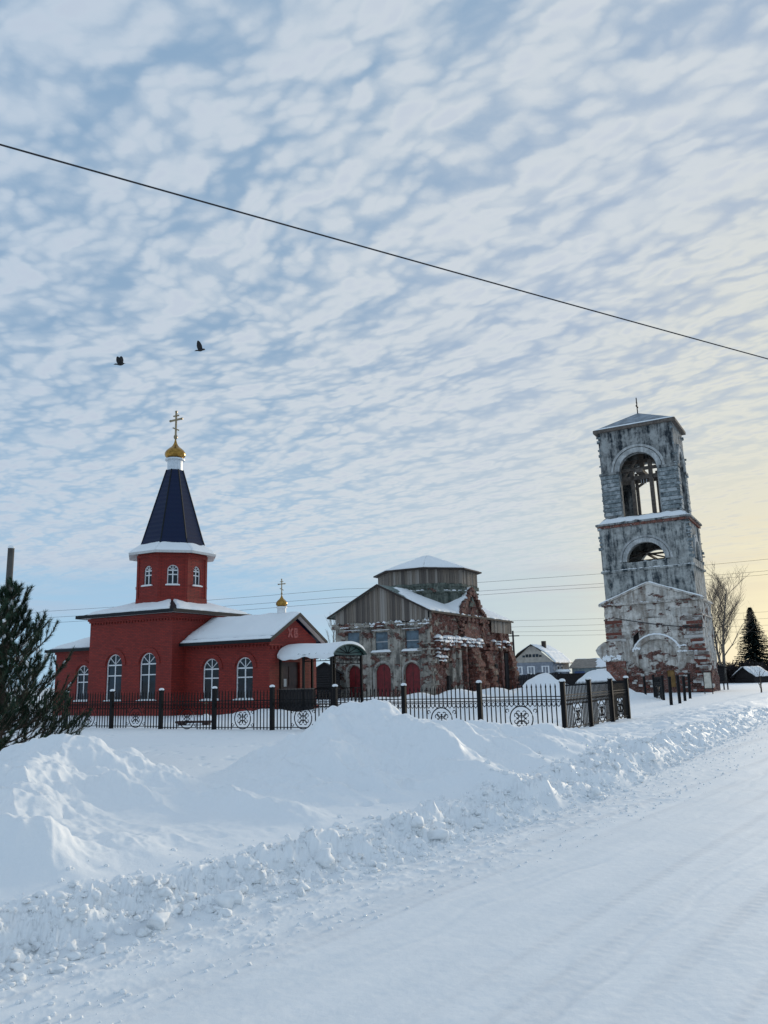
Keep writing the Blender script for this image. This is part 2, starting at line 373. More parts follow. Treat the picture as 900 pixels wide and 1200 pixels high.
# numpy gradient noise
def _perlin(x, y, seed):
    rs = np.random.RandomState(seed); perm = rs.permutation(512); ang = rs.rand(512) * 2 * np.pi
    gx, gy = np.cos(ang), np.sin(ang)
    xi = np.floor(x).astype(np.int64); yi = np.floor(y).astype(np.int64); xf = x - xi; yf = y - yi
    def g(ix, iy, dx, dy):
        h = perm[(perm[ix & 511] + iy) & 511]; return gx[h] * dx + gy[h] * dy
    u = xf ** 3 * (xf * (xf * 6 - 15) + 10); v = yf ** 3 * (yf * (yf * 6 - 15) + 10)
    a = g(xi, yi, xf, yf); b_ = g(xi + 1, yi, xf - 1, yf); c_ = g(xi, yi + 1, xf, yf - 1); d_ = g(xi + 1, yi + 1, xf - 1, yf - 1)
    return ((a + (b_ - a) * u) * (1 - v) + (c_ + (d_ - c_) * u) * v) * 1.5
def fbm(x, y, seed, octv=4, gain=0.5):
    t = 0; a = 1.0
    for i in range(octv):
        t = t + a * _perlin(x * 2 ** i + 13.7 * i, y * 2 ** i - 7.1 * i, seed + i); a *= gain
    return t
def ss(a, b_, x):
    t = np.clip((x - a) / (b_ - a), 0, 1); return t * t * (3 - 2 * t)
def smax(a, b_, k):
    h = np.clip(0.5 + 0.5 * (a - b_) / k, 0, 1); return a * h + b_ * (1 - h) + k * h * (1 - h)

def snow_sheet(mb, q, nu, nv, th, seed, rag=0.15, mi=0, ragged=(1, 1, 1, 1)):
    """a blanket of snow with soft, uneven edges over the plane of quad q = (p00, p10, p11, p01)"""
    p = [np.array(a, float) for a in q]
    U, V = np.meshgrid(np.linspace(0, 1, nu), np.linspace(0, 1, nv))
    LU = np.linalg.norm(p[1] - p[0]); LV = np.linalg.norm(p[3] - p[0])
    a = fbm(U * LU * 1.3 + seed, V * LV * 1.3, seed, 3)
    b_ = fbm(U * LU * 1.1 - seed, V * LV * 1.1 + 5, seed + 9, 3)
    U2 = U + rag / LU * a * 0.9 * np.sin(np.pi * np.clip(U, 0.0, 1)) ** 0.0 * np.where(U < 0.5, ragged[3], ragged[1]) * np.abs(2 * U - 1)
    V2 = V + rag / LV * b_ * 0.9 * np.where(V < 0.5, ragged[0], ragged[2]) * np.abs(2 * V - 1)
    X = p[0] * ((1 - U2) * (1 - V2))[..., None] + p[1] * (U2 * (1 - V2))[..., None] + p[2] * (U2 * V2)[..., None] + p[3] * ((1 - U2) * V2)[..., None]
    du = np.minimum(U, 1 - U) * LU; dv = np.minimum(V, 1 - V) * LV
    ed = np.minimum(ss(0, 0.12, du), ss(0, 0.12, dv))
    T = th * (0.08 + 0.92 * ed) * (1 + 0.35 * fbm(U * LU * 0.8, V * LV * 0.8 + seed, seed + 3, 3))
    top = X.copy(); top[..., 2] += T
    bot = X.copy(); bot[..., 2] -= 0.015
    n = nu * nv; vs = np.concatenate([top.reshape(-1, 3), bot.reshape(-1, 3)]).tolist(); fs = []
    I = lambda i, j, t=0: t * n + j * nu + i
    for j in range(nv - 1):
        for i in range(nu - 1): fs.append((I(i, j), I(i + 1, j), I(i + 1, j + 1), I(i, j + 1)))
    for i in range(nu - 1):
        fs += [(I(i + 1, 0), I(i, 0), I(i, 0, 1), I(i + 1, 0, 1)), (I(i, nv - 1), I(i + 1, nv - 1), I(i + 1, nv - 1, 1), I(i, nv - 1, 1))]
    for j in range(nv - 1):
        fs += [(I(0, j), I(0, j + 1), I(0, j + 1, 1), I(0, j, 1)), (I(nu - 1, j + 1), I(nu - 1, j), I(nu - 1, j, 1), I(nu - 1, j + 1, 1))]
    return mb.add(vs, fs, mi)
def rough_grid(mb, fn, u0, u1, v0, v1, step, amp, seed, mi=0, scale=1.0, courses=0.0, top=None):
    """an eroded masonry face: fn(u, v, w); w is pushed about by noise, stepped in courses"""
    nu = max(2, int((u1 - u0) / step) + 1); nv = max(2, int((v1 - v0) / step) + 1)
    U, V = np.meshgrid(np.linspace(u0, u1, nu), np.linspace(v0, v1, nv))
    Vq = np.floor(V / courses) * courses if courses else V
    Wd = amp * fbm(U * scale * 1.2 + seed, Vq * scale * 1.2, seed, 4, 0.6)
    if top is not None: V = np.minimum(V, top(U))
    vs = [fn(float(a), float(c), float(d)) for a, c, d in zip(U.ravel(), V.ravel(), Wd.ravel())]
    fs = [(j * nu + i, j * nu + i + 1, (j + 1) * nu + i + 1, (j + 1) * nu + i) for j in range(nv - 1) for i in range(nu - 1)]
    return mb.add(vs, fs, mi)

# ------------------------------------------------------------------ terrain
EY = np.array([-60, -30, -10, 0, 5.5, 6.73, 8.36, 10.3, 12.6, 16.4, 21.4, 26.9, 40, 60, 100, 200, 4000.])
EX = np.array([-54, -30, -14.5, -6.7, -2.4, -1.5, -0.08, 1.42, 3.0, 5.25, 8.17, 11.5, 19.4, 31, 55, 115, 2400.])
def road_s(x, y):
    e = np.interp(y, EY, EX)
    return (e - x) * 0.8 + 0.10 * fbm(x * 0.7, y * 0.7, 91, 3)
RIDGES = [  # ridge lines of the ploughed heaps: points (x, y, height) and the half width of the slope
    ([(-0.25, 14.4, 1.30), (0.45, 14.5, 0.98), (1.2, 14.8, 0.78), (2.15, 15.2, 0.88), (3.3, 16.0, 0.66), (4.3, 17.4, 0.42)], 1.9),
    ([(-0.3, 14.2, 1.22), (-0.9, 12.9, 0.86), (-1.1, 11.4, 0.50)], 1.25),
    ([(-0.3, 14.3, 1.15), (-1.2, 14.6, 0.62), (-2.4, 15.0, 0.20)], 0.95),
    ([(0.1, 13.9, 1.02), (0.9, 12.7, 0.80), (1.3, 11.6, 0.50)], 1.05),
    ([(1.2, 14.4, 0.72), (2.1, 13.6, 0.60), (2.5, 13.0, 0.42)], 0.9),
    ([(-4.55, 12.2, 0.92), (-5.6, 12.6, 0.72), (-7.5, 13.4, 0.55)], 1.7),
    ([(-4.5, 12.0, 0.86), (-3.6, 11.2, 0.62), (-2.8, 10.2, 0.34)], 0.95),
    ([(-4.5, 11.8, 0.84), (-4.6, 10.0, 0.74), (-4.0, 8.8, 0.62)], 1.2),
    ([(-5.6, 7.9, 0.74), (-4.2, 7.5, 0.70), (-3.1, 7.4, 0.60), (-2.5, 7.8, 0.40)], 1.0),
    ([(-2.5, 11.0, 0.42), (-1.7, 10.2, 0.44), (-0.9, 9.5, 0.34)], 0.55),
    ([(-0.4, 11.6, 0.52), (0.6, 11.3, 0.42), (1.3, 11.4, 0.34)], 0.7),
    ([(3.0, 15.2, 0.46), (4.2, 17.0, 0.38), (5.6, 19.8, 0.34)], 1.1),
    ([(6.8, 21.0, 0.36), (8.6, 24.6, 0.34), (11.0, 28.6, 0.34), (17, 38.5, 0.36), (29, 59, 0.5)], 1.2),
]
BLOBS = [  # (x, y, height, radius) drifts and heaps beyond the fence
    (-7.67, 35.6, 0.52, 0.34), (-7.67, 35.6, 0.35, 0.75),
    (-6.0, 41.0, 0.42, 2.6), (-1.5, 39.5, 0.45, 3.0), (-2.6, 43.0, 0.5, 2.0),
    (5.6, 66.5, 0.95, 2.0), (8.8, 71.5, 0.85, 2.0), (2.6, 70.0, 0.6, 1.8), (11.5, 74, 0.7, 1.8), (-1, 68, 0.35, 2.5),
    (10.6, 57, 2.0, 1.9), (14.4, 57.5, 2.0, 1.9), (17.2, 62, 0.5, 2.0),
    (13.0, 34, 0.25, 2.5), (9.2, 27.5, 0.22, 2.0),
    (60, 160, 1.4, 16), (85, 210, 2.5, 30),
]
def terrain(x, y):
    s = road_s(x, y)
    # packed road with faint ruts
    ruts = 0
    for c0, wd, dp in ((-1.0, 0.12, 0.010), (-1.72, 0.045, 0.010), (-2.35, 0.10, 0.004), (-3.02, 0.04, 0.010), (-3.35, 0.05, 0.004), (-4.4, 0.12, 0.004)):
        ww = s - c0 - 0.025 * fbm(x * 0.3, y * 0.3, 17, 2)
        ruts = ruts - dp * np.exp(-(ww / wd) ** 2) + dp * 0.6 * np.exp(-((ww - 0.2) / wd) ** 2)
    road = 0.006 * fbm(x * 0.9, y * 0.9, 5, 3) + ruts * (0.6 + 0.5 * fbm(x * 0.5, y * 0.5, 8, 2)) + 0.020 * np.maximum(fbm(x * 6, y * 6, 12, 4, 0.65), 0) * ss(-1.5, -0.1, s + 0.5 * fbm(x * 0.8, y * 0.8, 14, 2)) + 0.0012 * fbm(x * 12, y * 12, 15, 3)
    farm = ss(60, 25, np.hypot(x, y))
    bank = 0.28 * ss(-0.02, 0.42, s) + 0.05 * ss(0.6, 2.0, s) * ss(18, 12, y) - 0.30 * ss(2.4, 5.2, s) + 0.10 * ss(15.5, 18.5, y) * ss(-0.02, 0.3, s) * (1 - ss(1.8, 5, s))
    bank = bank + 0.35 * ss(-8.0, -9.0, s) - 0.2 * ss(-10, -13, s)
    h = bank + 0.03 * fbm(x * 0.25, y * 0.25, 3, 3) * ss(0, 1, s)
    field = h
    for pts, r in RIDGES:
        p = np.array(pts); best = np.full(x.shape, 1e9); hz = np.zeros(x.shape)
        wx = x + 0.28 * fbm(x * 0.6, y * 0.6, 31, 3); wy = y + 0.28 * fbm(x * 0.6, y * 0.6, 37, 3)
        top = np.full(x.shape, -9.0)
        for a, c in zip(p[:-1], p[1:]):
            d = c[:2] - a[:2]; t = np.clip(((wx - a[0]) * d[0] + (wy - a[1]) * d[1]) / (d @ d), 0, 1)
            dist = np.hypot(wx - a[0] - t * d[0], wy - a[1] - t * d[1]); zz = a[2] + t * (c[2] - a[2])
            top = np.maximum(top, zz * (1.14 * np.exp(-(np.sqrt(dist ** 2 + 0.006) / r) ** 1.5) ))
        h = smax(h, top, 0.16) 
    h = h - 0.035
    for bx, by, bz, br in BLOBS:
        d = np.hypot(x - bx, y - by) + 0.25 * br * fbm(x * 0.8 / max(br, .6), y * 0.8 / max(br, .6), 44, 3)
        h = smax(h, bz * np.exp(-(d / br) ** 2), 0.1)
    h = h - 0.02
    mound = ss(0.12, 0.5, h) * ss(0.3, 1.6, s)
    h = h + farm * mound * (0.095 * fbm(x * 1.1, y * 1.1, 61, 5, 0.58) - 0.11 * np.abs(fbm((x * 0.8 + y * 0.6) * 1.5, (y * 0.8 - x * 0.6) * 0.6, 65, 4, 0.55)) + 0.05)
    # footprints and dents in the open slopes
    dents = ss(0.25, 0.6, fbm(x * 2.4, y * 2.4, 71, 2)) * ss(0.0, 0.3, fbm(x * 0.5, y * 0.5, 73, 2))
    h = h - 0.05 * dents * farm * ss(0.8, 1.6, s)
    clump = ss(-0.30, 0.08, s) * (1 - ss(0.28, 0.75, s + 0.35 * fbm(x * 0.9, y * 0.9, 81, 2)))
    cl = 0.095 * fbm(x * 2.2, y * 2.2, 83, 3, 0.6) + 0.038 * fbm(x * 7, y * 7, 85, 3, 0.6) + 0.035 * np.abs(fbm(x * 17, y * 17, 87, 3, 0.65))
    h = h + clump * cl * ss(45, 20, np.hypot(x, y))
    m = ss(-0.22, 0.10, s)
    return road * (1 - m) + h * m, s, clump

az = np.concatenate([np.linspace(-180, -46, 34), np.linspace(-44, -29, 60), np.arange(-28.8, 28.81, 0.09), np.linspace(29, 44, 60), np.linspace(46, 179, 34)])
rr = np.concatenate([[0.6, 1.2, 1.9, 2.6], np.exp(np.arange(math.log(3.2), math.log(36), 0.0048)), np.exp(np.linspace(math.log(36.5), math.log(200), 110)), np.exp(np.linspace(math.log(215), math.log(5000), 24))])
AZ, RR = np.meshgrid(np.radians(az), rr)
GX, GY = RR * np.sin(AZ), RR * np.cos(AZ)
GZ, GS, GC = terrain(GX, GY)
nA, nR = len(az), len(rr)
idx = np.arange(nA * nR).reshape(nR, nA)
q = np.stack([idx[:-1, :], np.roll(idx, -1, 1)[:-1, :], np.roll(idx, -1, 1)[1:, :], idx[1:, :]], -1).reshape(-1, 4)
verts = np.stack([GX, GY, GZ], -1).reshape(-1, 3)
# vertex normals over the whole sheet, so that the pieces meet without a seam
a_, b_, c_ = verts[q[:, 1]] - verts[q[:, 0]], verts[q[:, 3]] - verts[q[:, 0]], None
fn_ = np.cross(b_, a_); fn_ *= np.sign(fn_[:, 2:3] + 1e-12)
vn = np.zeros_like(verts)
for k in range(4): np.add.at(vn, q[:, k], fn_)
vn /= np.linalg.norm(vn, axis=1, keepdims=True) + 1e-12
fs_s = GS.ravel()[q].mean(1); fz = verts[q][:, :, 2].mean(1); fy = verts[q][:, :, 1].mean(1); fx = verts[q][:, :, 0].mean(1)
is_road = fs_s < -0.02
is_bank = (~is_road) & (fs_s < 8.5 + 0.6 * np.sin(fy)) & (fy > 2) & (fy < 24) & (fz > 0.10) | ((~is_road) & (fs_s < 2.2) & (np.hypot(fx, fy) < 60))
def sheet(name, mask, mat):
    f = q[mask]; used, invx = np.unique(f.ravel(), return_inverse=True)
    me = bpy.data.meshes.new(name)
    me.vertices.add(len(used)); me.vertices.foreach_set('co', verts[used].ravel().astype(np.float32))
    me.loops.add(len(invx)); me.loops.foreach_set('vertex_index', invx.astype(np.int32))
    me.polygons.add(len(f)); me.polygons.foreach_set('loop_start', (np.arange(len(f)) * 4).astype(np.int32))
    me.polygons.foreach_set('loop_total', np.full(len(f), 4, np.int32))
    me.update(calc_edges=True); me.materials.append(MATS[mat])
    me.polygons.foreach_set('use_smooth', np.ones(len(f), bool))
    me.normals_split_custom_set_from_vertices(vn[used].tolist())
    ob = link(name, me); ob['kind'] = 'structure'; return ob
sheet('road', is_road, 'road_snow')
sheet('snow_bank', is_bank, 'snow')
sheet('snow_field', ~is_road & ~is_bank, 'snow')
def gz(x, y): return float(terrain(np.array([[float(x)]]), np.array([[float(y)]]))[0][0, 0])

# loose lumps thrown up by the plough along the foot of the bank
def lumps():
    bm = bmesh.new(); bmesh.ops.create_icosphere(bm, subdivisions=2, radius=1)
    bv = np.array([v.co[:] for v in bm.verts]); bf = np.array([[v.index for v in f.verts] for f in bm.faces]); bm.free()
    bm = bmesh.new(); bmesh.ops.create_icosphere(bm, subdivisions=1, radius=1)
    sv = np.array([v.co[:] for v in bm.verts]); sf = np.array([[v.index for v in f.verts] for f in bm.faces]); bm.free()
    rs = np.random.RandomState(5); V = []; F = []; k = 0; n = 0
    while n < 6500:
        y = 4.2 + 28 * rs.rand() ** 1.7; ex = float(np.interp(y, EY, EX))
        s = rs.normal(0.12, 0.34) if rs.rand() < 0.8 else rs.uniform(-1.3, 0.2)
        x = ex - s / 0.8
        r = 0.008 + 0.036 * rs.rand() ** 3.0
        if rs.rand() < 0.008: r = rs.uniform(0.05, 0.10)
        if s < -0.3: r = min(r, 0.03) * 0.6
        n += 1
        V.append((x, y, r)); 
    P_ = np.array(V); z = terrain(P_[:, 0], P_[:, 1])[0]
    vs = []; fs = []; k = 0
    for (x, y, r), zz in zip(P_, z):
        tv, tf = (bv, bf) if r > 0.035 else (sv, sf)
        d = 1 + 0.38 * np.sin(tv @ rs.normal(0, 2.2, 3) + rs.rand() * 6) * np.cos(tv @ rs.normal(0, 2.6, 3)) + 0.12 * rs.normal(0, 1, len(tv))
        pv = tv * d[:, None] * r * np.array([1, 1, 0.75]) * rs.uniform(0.75, 1.25, 3)
        vs.append(pv + np.array([x, y, zz + r * 0.22])); fs.append(tf + k); k += len(tv)
    vs = np.concatenate(vs); fs = np.concatenate(fs)
    me = bpy.data.meshes.new('snow_lumps'); me.from_pydata(vs.tolist(), [], fs.tolist()); me.materials.append(MATS['snow'])
    me.polygons.foreach_set('use_smooth', [True] * len(me.polygons))
    tag(link('snow_lumps', me), 'loose snow lumps strewn along the foot of the ploughed bank beside the road', 'snow', kind='stuff')
lumps()
# ================================================================== the new red brick church
def window(parent, xc, z0, wd, zt, fn, name_mat='white_paint', snow=True, bars=True):
    """arched window: fn(u, v, w), w=0 at the wall face, positive inwards"""
    r = wd / 2; zs = zt - r; t = 0.055
    fr = MB()
    def bar(a0, a1, c0, c1): fr.wall(rect(a0, a1, c0, c1), [], lambda u, v, d: fn(u, v, d + 0.10), 0.06)
    outer = arch(xc, z0, wd, zt); inner = arch(xc, z0 + t, wd - 2 * t, zt - t)
    fr.wall(outer, [inner], lambda u, v, d: fn(u, v, d + 0.085), 0.09)
    zm = z0 + (zs - z0) * 0.70
    bar(xc - 0.033, xc + 0.033, z0 + t, zs); 
    if bars:
        bar(xc - r + t, xc + r - t, zs - 0.035, zs + 0.035); bar(xc - r + t, xc - 0.036, zm - 0.03, zm + 0.03); bar(xc + 0.036, xc + r - t, zm - 0.03, zm + 0.03)
        for a in (45, 90, 135):
            c, s_ = math.cos(R(a)), math.sin(R(a)); k = r - t; p = 0.022
            pts = [(xc + p * s_, zs + 0.036 + p * abs(c) * 0), (xc + k * c + p * s_, zs + k * s_ - p * c), (xc + k * c - p * s_, zs + k * s_ + p * c), (xc - p * s_, zs + 0.036)]
            fr.wall(pts, [], lambda u, v, d: fn(u, v, d + 0.103), 0.05)
    w_ = fr.build('window', name_mat, parent)
    gl = [rect(xc - r + t, xc - 0.033, z0 + t, zm - 0.03), rect(xc + 0.033, xc + r - t, z0 + t, zm - 0.03)] if bars else [rect(xc - r + t, xc + r - t, z0 + t, zs)]
    if bars: gl += [rect(xc - r + t, xc - 0.033, zm + 0.03, zs - 0.035), rect(xc + 0.033, xc + r - t, zm + 0.03, zs - 0.035)]
    gl.append([(xc + (r - t) * math.cos(math.pi * i / 12), zs + (0.035 if bars else 0) + (r - t - 0.03) * math.sin(math.pi * i / 12)) for i in range(13)])
    for g in gl:
        MB().wall(g, [], lambda u, v, d: fn(u, v, d + 0.135), 0.012).build('pane', 'glass', w_)
    sb = MB(); sb.wall(rect(xc - r - 0.10, xc + r + 0.10, z0 - 0.07, z0 - 0.005), [], lambda u, v, d: fn(u, v, d - 0.10), 0.17)
    sb.build('sill', name_mat, w_)
    if snow:
        m = MB(); a = fn(xc - r - 0.07, z0 - 0.005, -0.09); b_ = fn(xc + r + 0.07, z0 - 0.005, -0.09); c_ = fn(xc + r + 0.07, z0 - 0.005, 0.07); d_ = fn(xc - r - 0.07, z0 - 0.005, 0.07)
        snow_sheet(m, (a, b_, c_, d_), 12, 4, 0.085, int(abs(xc) * 31) + 3, 0.0); m.build('sill_snow', 'snow', w_, True)
    return w_
def cross(mb, c, h, mi=0, gild=True):
    """three-barred orthodox cross standing at c, arms along local x"""
    x, y, z = c; t = h * 0.028
    mb.box(x - t, x + t, y - t, y + t, z, z + h, mi)
    mb.box(x - h * 0.30, x + h * 0.30, y - t * 0.9, y + t * 0.9, z + h * 0.62, z + h * 0.69, mi)
    mb.box(x - h * 0.14, x + h * 0.14, y - t * 0.9, y + t * 0.9, z + h * 0.80, z + h * 0.85, mi)
    mb.box(-h * 0.17, h * 0.17, -t * 0.9, t * 0.9, -h * 0.025, h * 0.025, mi, Matrix.Translation((x, y, z + h * 0.27)) @ Matrix.Rotation(R(26), 4, 'Y'))
    for p in ((x, z + h), (x - h * 0.30, z + h * 0.655), (x + h * 0.30, z + h * 0.655)):
        mb.lathe([(0.001, p[1] - t * 1.9), (t * 1.7, p[1] - t), (t * 1.9, p[1]), (t * 1.7, p[1] + t), (0.001, p[1] + t * 1.9)], (p[0], y), 8, mi)
ONION = [(0.60, 0.0), (0.74, 0.06), (0.93, 0.24), (1.0, 0.46), (0.97, 0.66), (0.84, 0.90), (0.62, 1.12), (0.42, 1.30), (0.27, 1.48), (0.16, 1.72), (0.09, 2.0), (0.05, 2.3)]
def brick_church():
    t = thing('brick_church', 'red brick church with dark tented spire, golden onion domes and snowy roofs', 'church', (-11.62, 45.12, 0), SITE)
    s = 6.36; o = 1.02; L = 5.75; c = s / 2; yc = c
    fS = lambda y0: (lambda u, v, d: (u, y0 + d, v))
    # cube of the nave
    mb = MB(); T = 0.35
    cw = [(-4.32, 1.22, 0.90, 3.45), (-1.74, 1.22, 0.90, 3.45)]
    mb.wall(rect(-s, 0, -0.4, 5.6), [arch(x, z0, wd, zt) for x, wd, z0, zt in cw], fS(0), T)
    mb.box(-T, 0, T, s, -0.4, 5.6); mb.box(-s, -s + T, T, s, -0.4, 5.6); mb.box(-s + T, -T, s - T, s, -0.4, 5.6)
    mb.build('nave_wall', 'red_brick', t)
    mb = MB(); mb.box(-s - 0.07, 0.07, -0.07, s + 0.07, -0.5, 0.42); mb.build('plinth', 'red_brick', t)
    mb = MB(); mb.box(-s + T, -T, T, s - T, 0, 5.5); mb.build('interior', 'black_wood', t)
    mb = MB()   # stepped cornice with dentils, and pilaster strips
    for z0, z1, k in ((5.28, 5.38, 0.06), (5.38, 5.52, 0.12)):
        mb.box(-s - k, k, -k, 0.002, z0, z1); mb.box(-0.002, k, 0, s + k, z0, z1); mb.box(-s - k, -s + 0.002, 0, s + k, z0, z1)
    for i in range(28):
        x = -s + 0.08 + i * (s - 0.26) / 27; mb.box(x, x + 0.11, -0.06, 0.001, 5.16, 5.28)
        mb.box(-0.001, 0.06, x + s, x + s + 0.11, 5.16, 5.28)
    mb.build('cornice', 'red_brick', t)
    mb = MB()
    for x, wd, z0, zt in cw: mb.wall(arch_ring(x, zt - wd / 2, wd / 2 + 0.05, wd / 2 + 0.30, -0.0), [], fS(-0.05), 0.052)
    mb.build('arch_trim', 'red_brick', t)
    for x, wd, z0, zt in cw: window(t, x, z0, wd, zt, fS(0))
    # nave roof: low hipped pyramid, fascia, snow
    e = 0.57; z0, z1 = 5.66, 6.95
    mb = MB(); k = [(-s - e, -e), (e, -e), (e, s + e), (-s - e, s + e)]
    vs = [(x, y, z0) for x, y in k] + [(-c, c, z1)]
    mb.add(vs, [(0, 1, 4), (1, 2, 4), (2, 3, 4), (3, 0, 4), (3, 2, 1, 0)]); rf = mb.build('nave_roof', 'fascia', t)
    mb = MB()
    for (x0, x1, y0, y1) in ((-s - e - .03, e + .03, -e - .03, -e + .02), (e - .02, e + .03, -e + .02, s + e - .02), (-s - e - .03, e + .03, s + e - .02, s + e + .03), (-s - e - .03, -s - e + .02, -e + .02, s + e - .02)):
        mb.box(x0, x1, y0, y1, z0 - 0.13, z0 + 0.05)
    mb.build('fascia', 'fascia', rf)
    mb = MB(); mb.box(-s - e + .03, e - .03, -e + .03, s + e - .03, z0 - 0.10, z0 - 0.03); mb.build('soffit', 'soffit', rf)
    ctr = Vector((-c, c, z1)); V4 = [Vector(p) for p in vs[:4]]; sn = MB()
    for i in range(4):
        a, b_ = V4[i], V4[(i + 1) % 4]; f0, f1 = 0.07, 0.62
        P_ = lambda f, g: (a.lerp(ctr, f)).lerp(b_.lerp(ctr, f), g)
        snow_sheet(sn, (P_(f0, .045), P_(f0, .955), P_(f1, .97), P_(f1, .03)), 44, 18, 0.10, 11 + i, 0.10)
    sn.build('roof_snow', 'snow', rf, True)
    # octagonal drum
    def octa(ap, z): 
        rr_ = ap / math.cos(math.pi / 8); return [(-c + rr_ * math.cos(R(22.5 + 45 * i)), c + rr_ * math.sin(R(22.5 + 45 * i)), z) for i in range(8)]
    ap = 1.98; mb = MB(); dw = []
    for i in range(8):
        an = R(45 * i); nx, ny = math.cos(an), math.sin(an); hw = ap * math.tan(math.pi / 8)
        org = Vector((-c + nx * ap, c + ny * ap, 0)); u_ = Vector((-ny, nx, 0)); fn = plane_fn(org, u_, Vector((-nx, -ny, 0)))
        mb.wall(rect(-hw, hw, 5.9, 9.25), [arch(0, 7.38, 0.62, 8.52)], fn, 0.25)
        mb.wall(rect(-hw - .03, hw + .03, 6.0, 6.62), [], lambda u, v, d, f=fn: f(u, v, d - .05), 0.05)
        mb.wall(rect(-hw - .03, hw + .03, 8.98, 9.16), [], lambda u, v, d, f=fn: f(u, v, d - .05), 0.05)
        mb.wall(rect(-hw - .02, -hw + .14, 6.62, 8.98), [], lambda u, v, d, f=fn: f(u, v, d - .04), 0.04)
        mb.wall(rect(hw - .14, hw + .02, 6.62, 8.98), [], lambda u, v, d, f=fn: f(u, v, d - .04), 0.04)
        dw.append(fn)
    mb.build('drum_wall', 'red_brick_drum', t)
    MB().lathe([(1.6, 5.8), (1.6, 9.2)], (-c, c), 8, 0, R(22.5)).build('drum_interior', 'black_wood', t)
    for i in (5, 6, 7, 0, 1): window(t, 0, 7.38, 0.62, 8.52, dw[i], bars=(i != 99), snow=(i in (6, 7, 0)))
    # drum eave, its snow, spire
    A8 = octa(2.0, 9.28); B8 = octa(2.50, 9.16); C8 = octa(2.52, 9.30); D8 = octa(1.9, 9.58)
    mb = MB(); mb.add(A8 + B8 + C8 + D8, [tuple(range(8))] + [(k * 8 + i, k * 8 + (i + 1) % 8, (k + 1) * 8 + (i + 1) % 8, (k + 1) * 8 + i) for k in range(3) for i in range(8)] + [tuple(range(24, 32))])
    ev = mb.build('drum_eave', 'soffit', t)
    mb = MB(); sp_ = [octa(1.92, 9.60), octa(1.72, 10.2), octa(0.49, 14.62)]
    mb.add(sum(sp_, []), [(k * 8 + i, k * 8 + (i + 1) % 8, (k + 1) * 8 + (i + 1) % 8, (k + 1) * 8 + i) for k in range(2) for i in range(8)] + [tuple(range(16, 24)), tuple(range(8))])
    sp0 = mb.build('spire', 'metal_tile', t)
    mb = MB()
    for i in range(8): mb.tube([sp_[0][i], sp_[1][i], sp_[2][i]], 0.045, 5)
    mb.build('ridge_cap', 'fascia', sp0)
    sn = MB(); 
    for i in range(8):
        a, b_ = Vector(C8[i]), Vector(C8[(i + 1) % 8]); a2, b2 = Vector(octa(1.82, 9.86)[i]), Vector(octa(1.82, 9.86)[(i + 1) % 8])
        snow_sheet(sn, (a.lerp(a2, .02), b_.lerp(b2, .02), b2, a2), 18, 9, 0.06, 31 + i, 0.16, ragged=(0, 0, 1, 0))
    sn.build('eave_snow', 'snow', ev, True)
    MB().lathe([(0.46, 14.5), (0.46, 15.26), (0.60, 15.27), (0.60, 15.36), (0.5, 15.40)], (-c, c), 20).build('dome_neck', 'neck_metal', t, False)
    d = MB().lathe([(r * 0.64, 15.38 + z * 0.585) for r, z in ONION], (-c, c), 28).build('onion_dome', 'gold', t, True)
    mb = MB(); mb.lathe([(0.02, 16.62), (0.10, 16.70), (0.13, 16.80), (0.10, 16.90), (0.02, 16.97)], (-c, c), 12); mb.build('orb', 'old_gold', d, True)
    mb = MB(); cross(mb, (-c, c, 16.9), 1.55); mb.build('cross', 'old_gold', t)
    # narthex
    y0, y1 = o, s - o; wz = 3.92
    nw = [(1.85, 1.12, 0.87, 3.02), (4.12, 1.12, 0.87, 3.02)]
    mb = MB(); mb.wall(rect(0, L, -0.4, wz), [arch(x, a, wd, b_) for x, wd, a, b_ in nw], fS(y0), T)
    mb.box(0, L, y1 - T, y1, -0.4, wz)
    gab = [(y0 + T, -0.4), (y1 - T, -0.4), (y1 - T, wz), (y1, wz), (yc, 5.05), (y0, wz), (y0 + T, wz)]
    fE = lambda x0: (lambda u, v, d: (x0 - d, u, v))
    mb.wall(gab, [rect(1.95, 3.75, -0.1, 2.72)], fE(L), T)
    mb.build('narthex_wall', 'red_brick', t)
    mb = MB(); mb.box(0, L - T, y0 + T, y1 - T, 0, wz); mb.build('narthex_interior', 'black_wood', t)
    mb = MB(); mb.box(0.07, L + 0.07, y0 - 0.07, y1 + 0.07, -0.5, 0.40); mb.build('plinth', 'red_brick', t)
    mb = MB()
    for x, wd, a, b_ in nw: mb.wall(arch_ring(x, b_ - wd / 2, wd / 2 + 0.05, wd / 2 + 0.28), [], fS(y0 - 0.05), 0.052)
    mb.build('arch_trim', 'red_brick', t)
    mb = MB(); mb.box(0.002, L + .08, y0 - .08, y0 + .001, 3.66, 3.84); mb.box(L - .001, L + .08, y0 - .08, y1 + .08, 3.56, 3.66)
    for i in range(14):
        y = y0 + 0.1 + i * (y1 - y0 - 0.31) / 13; mb.box(L - .001, L + .07, y, y + .11, 3.38, 3.56)
    for i in range(24):
        x = 0.12 + i * (L - .33) / 23; mb.box(x, x + .1, y0 - .06, y0 + .001, 3.54, 3.66)
    mb.build('cornice', 'red_brick', t)
    for x, wd, a, b_ in nw: window(t, x, a, wd, b_, fS(y0))
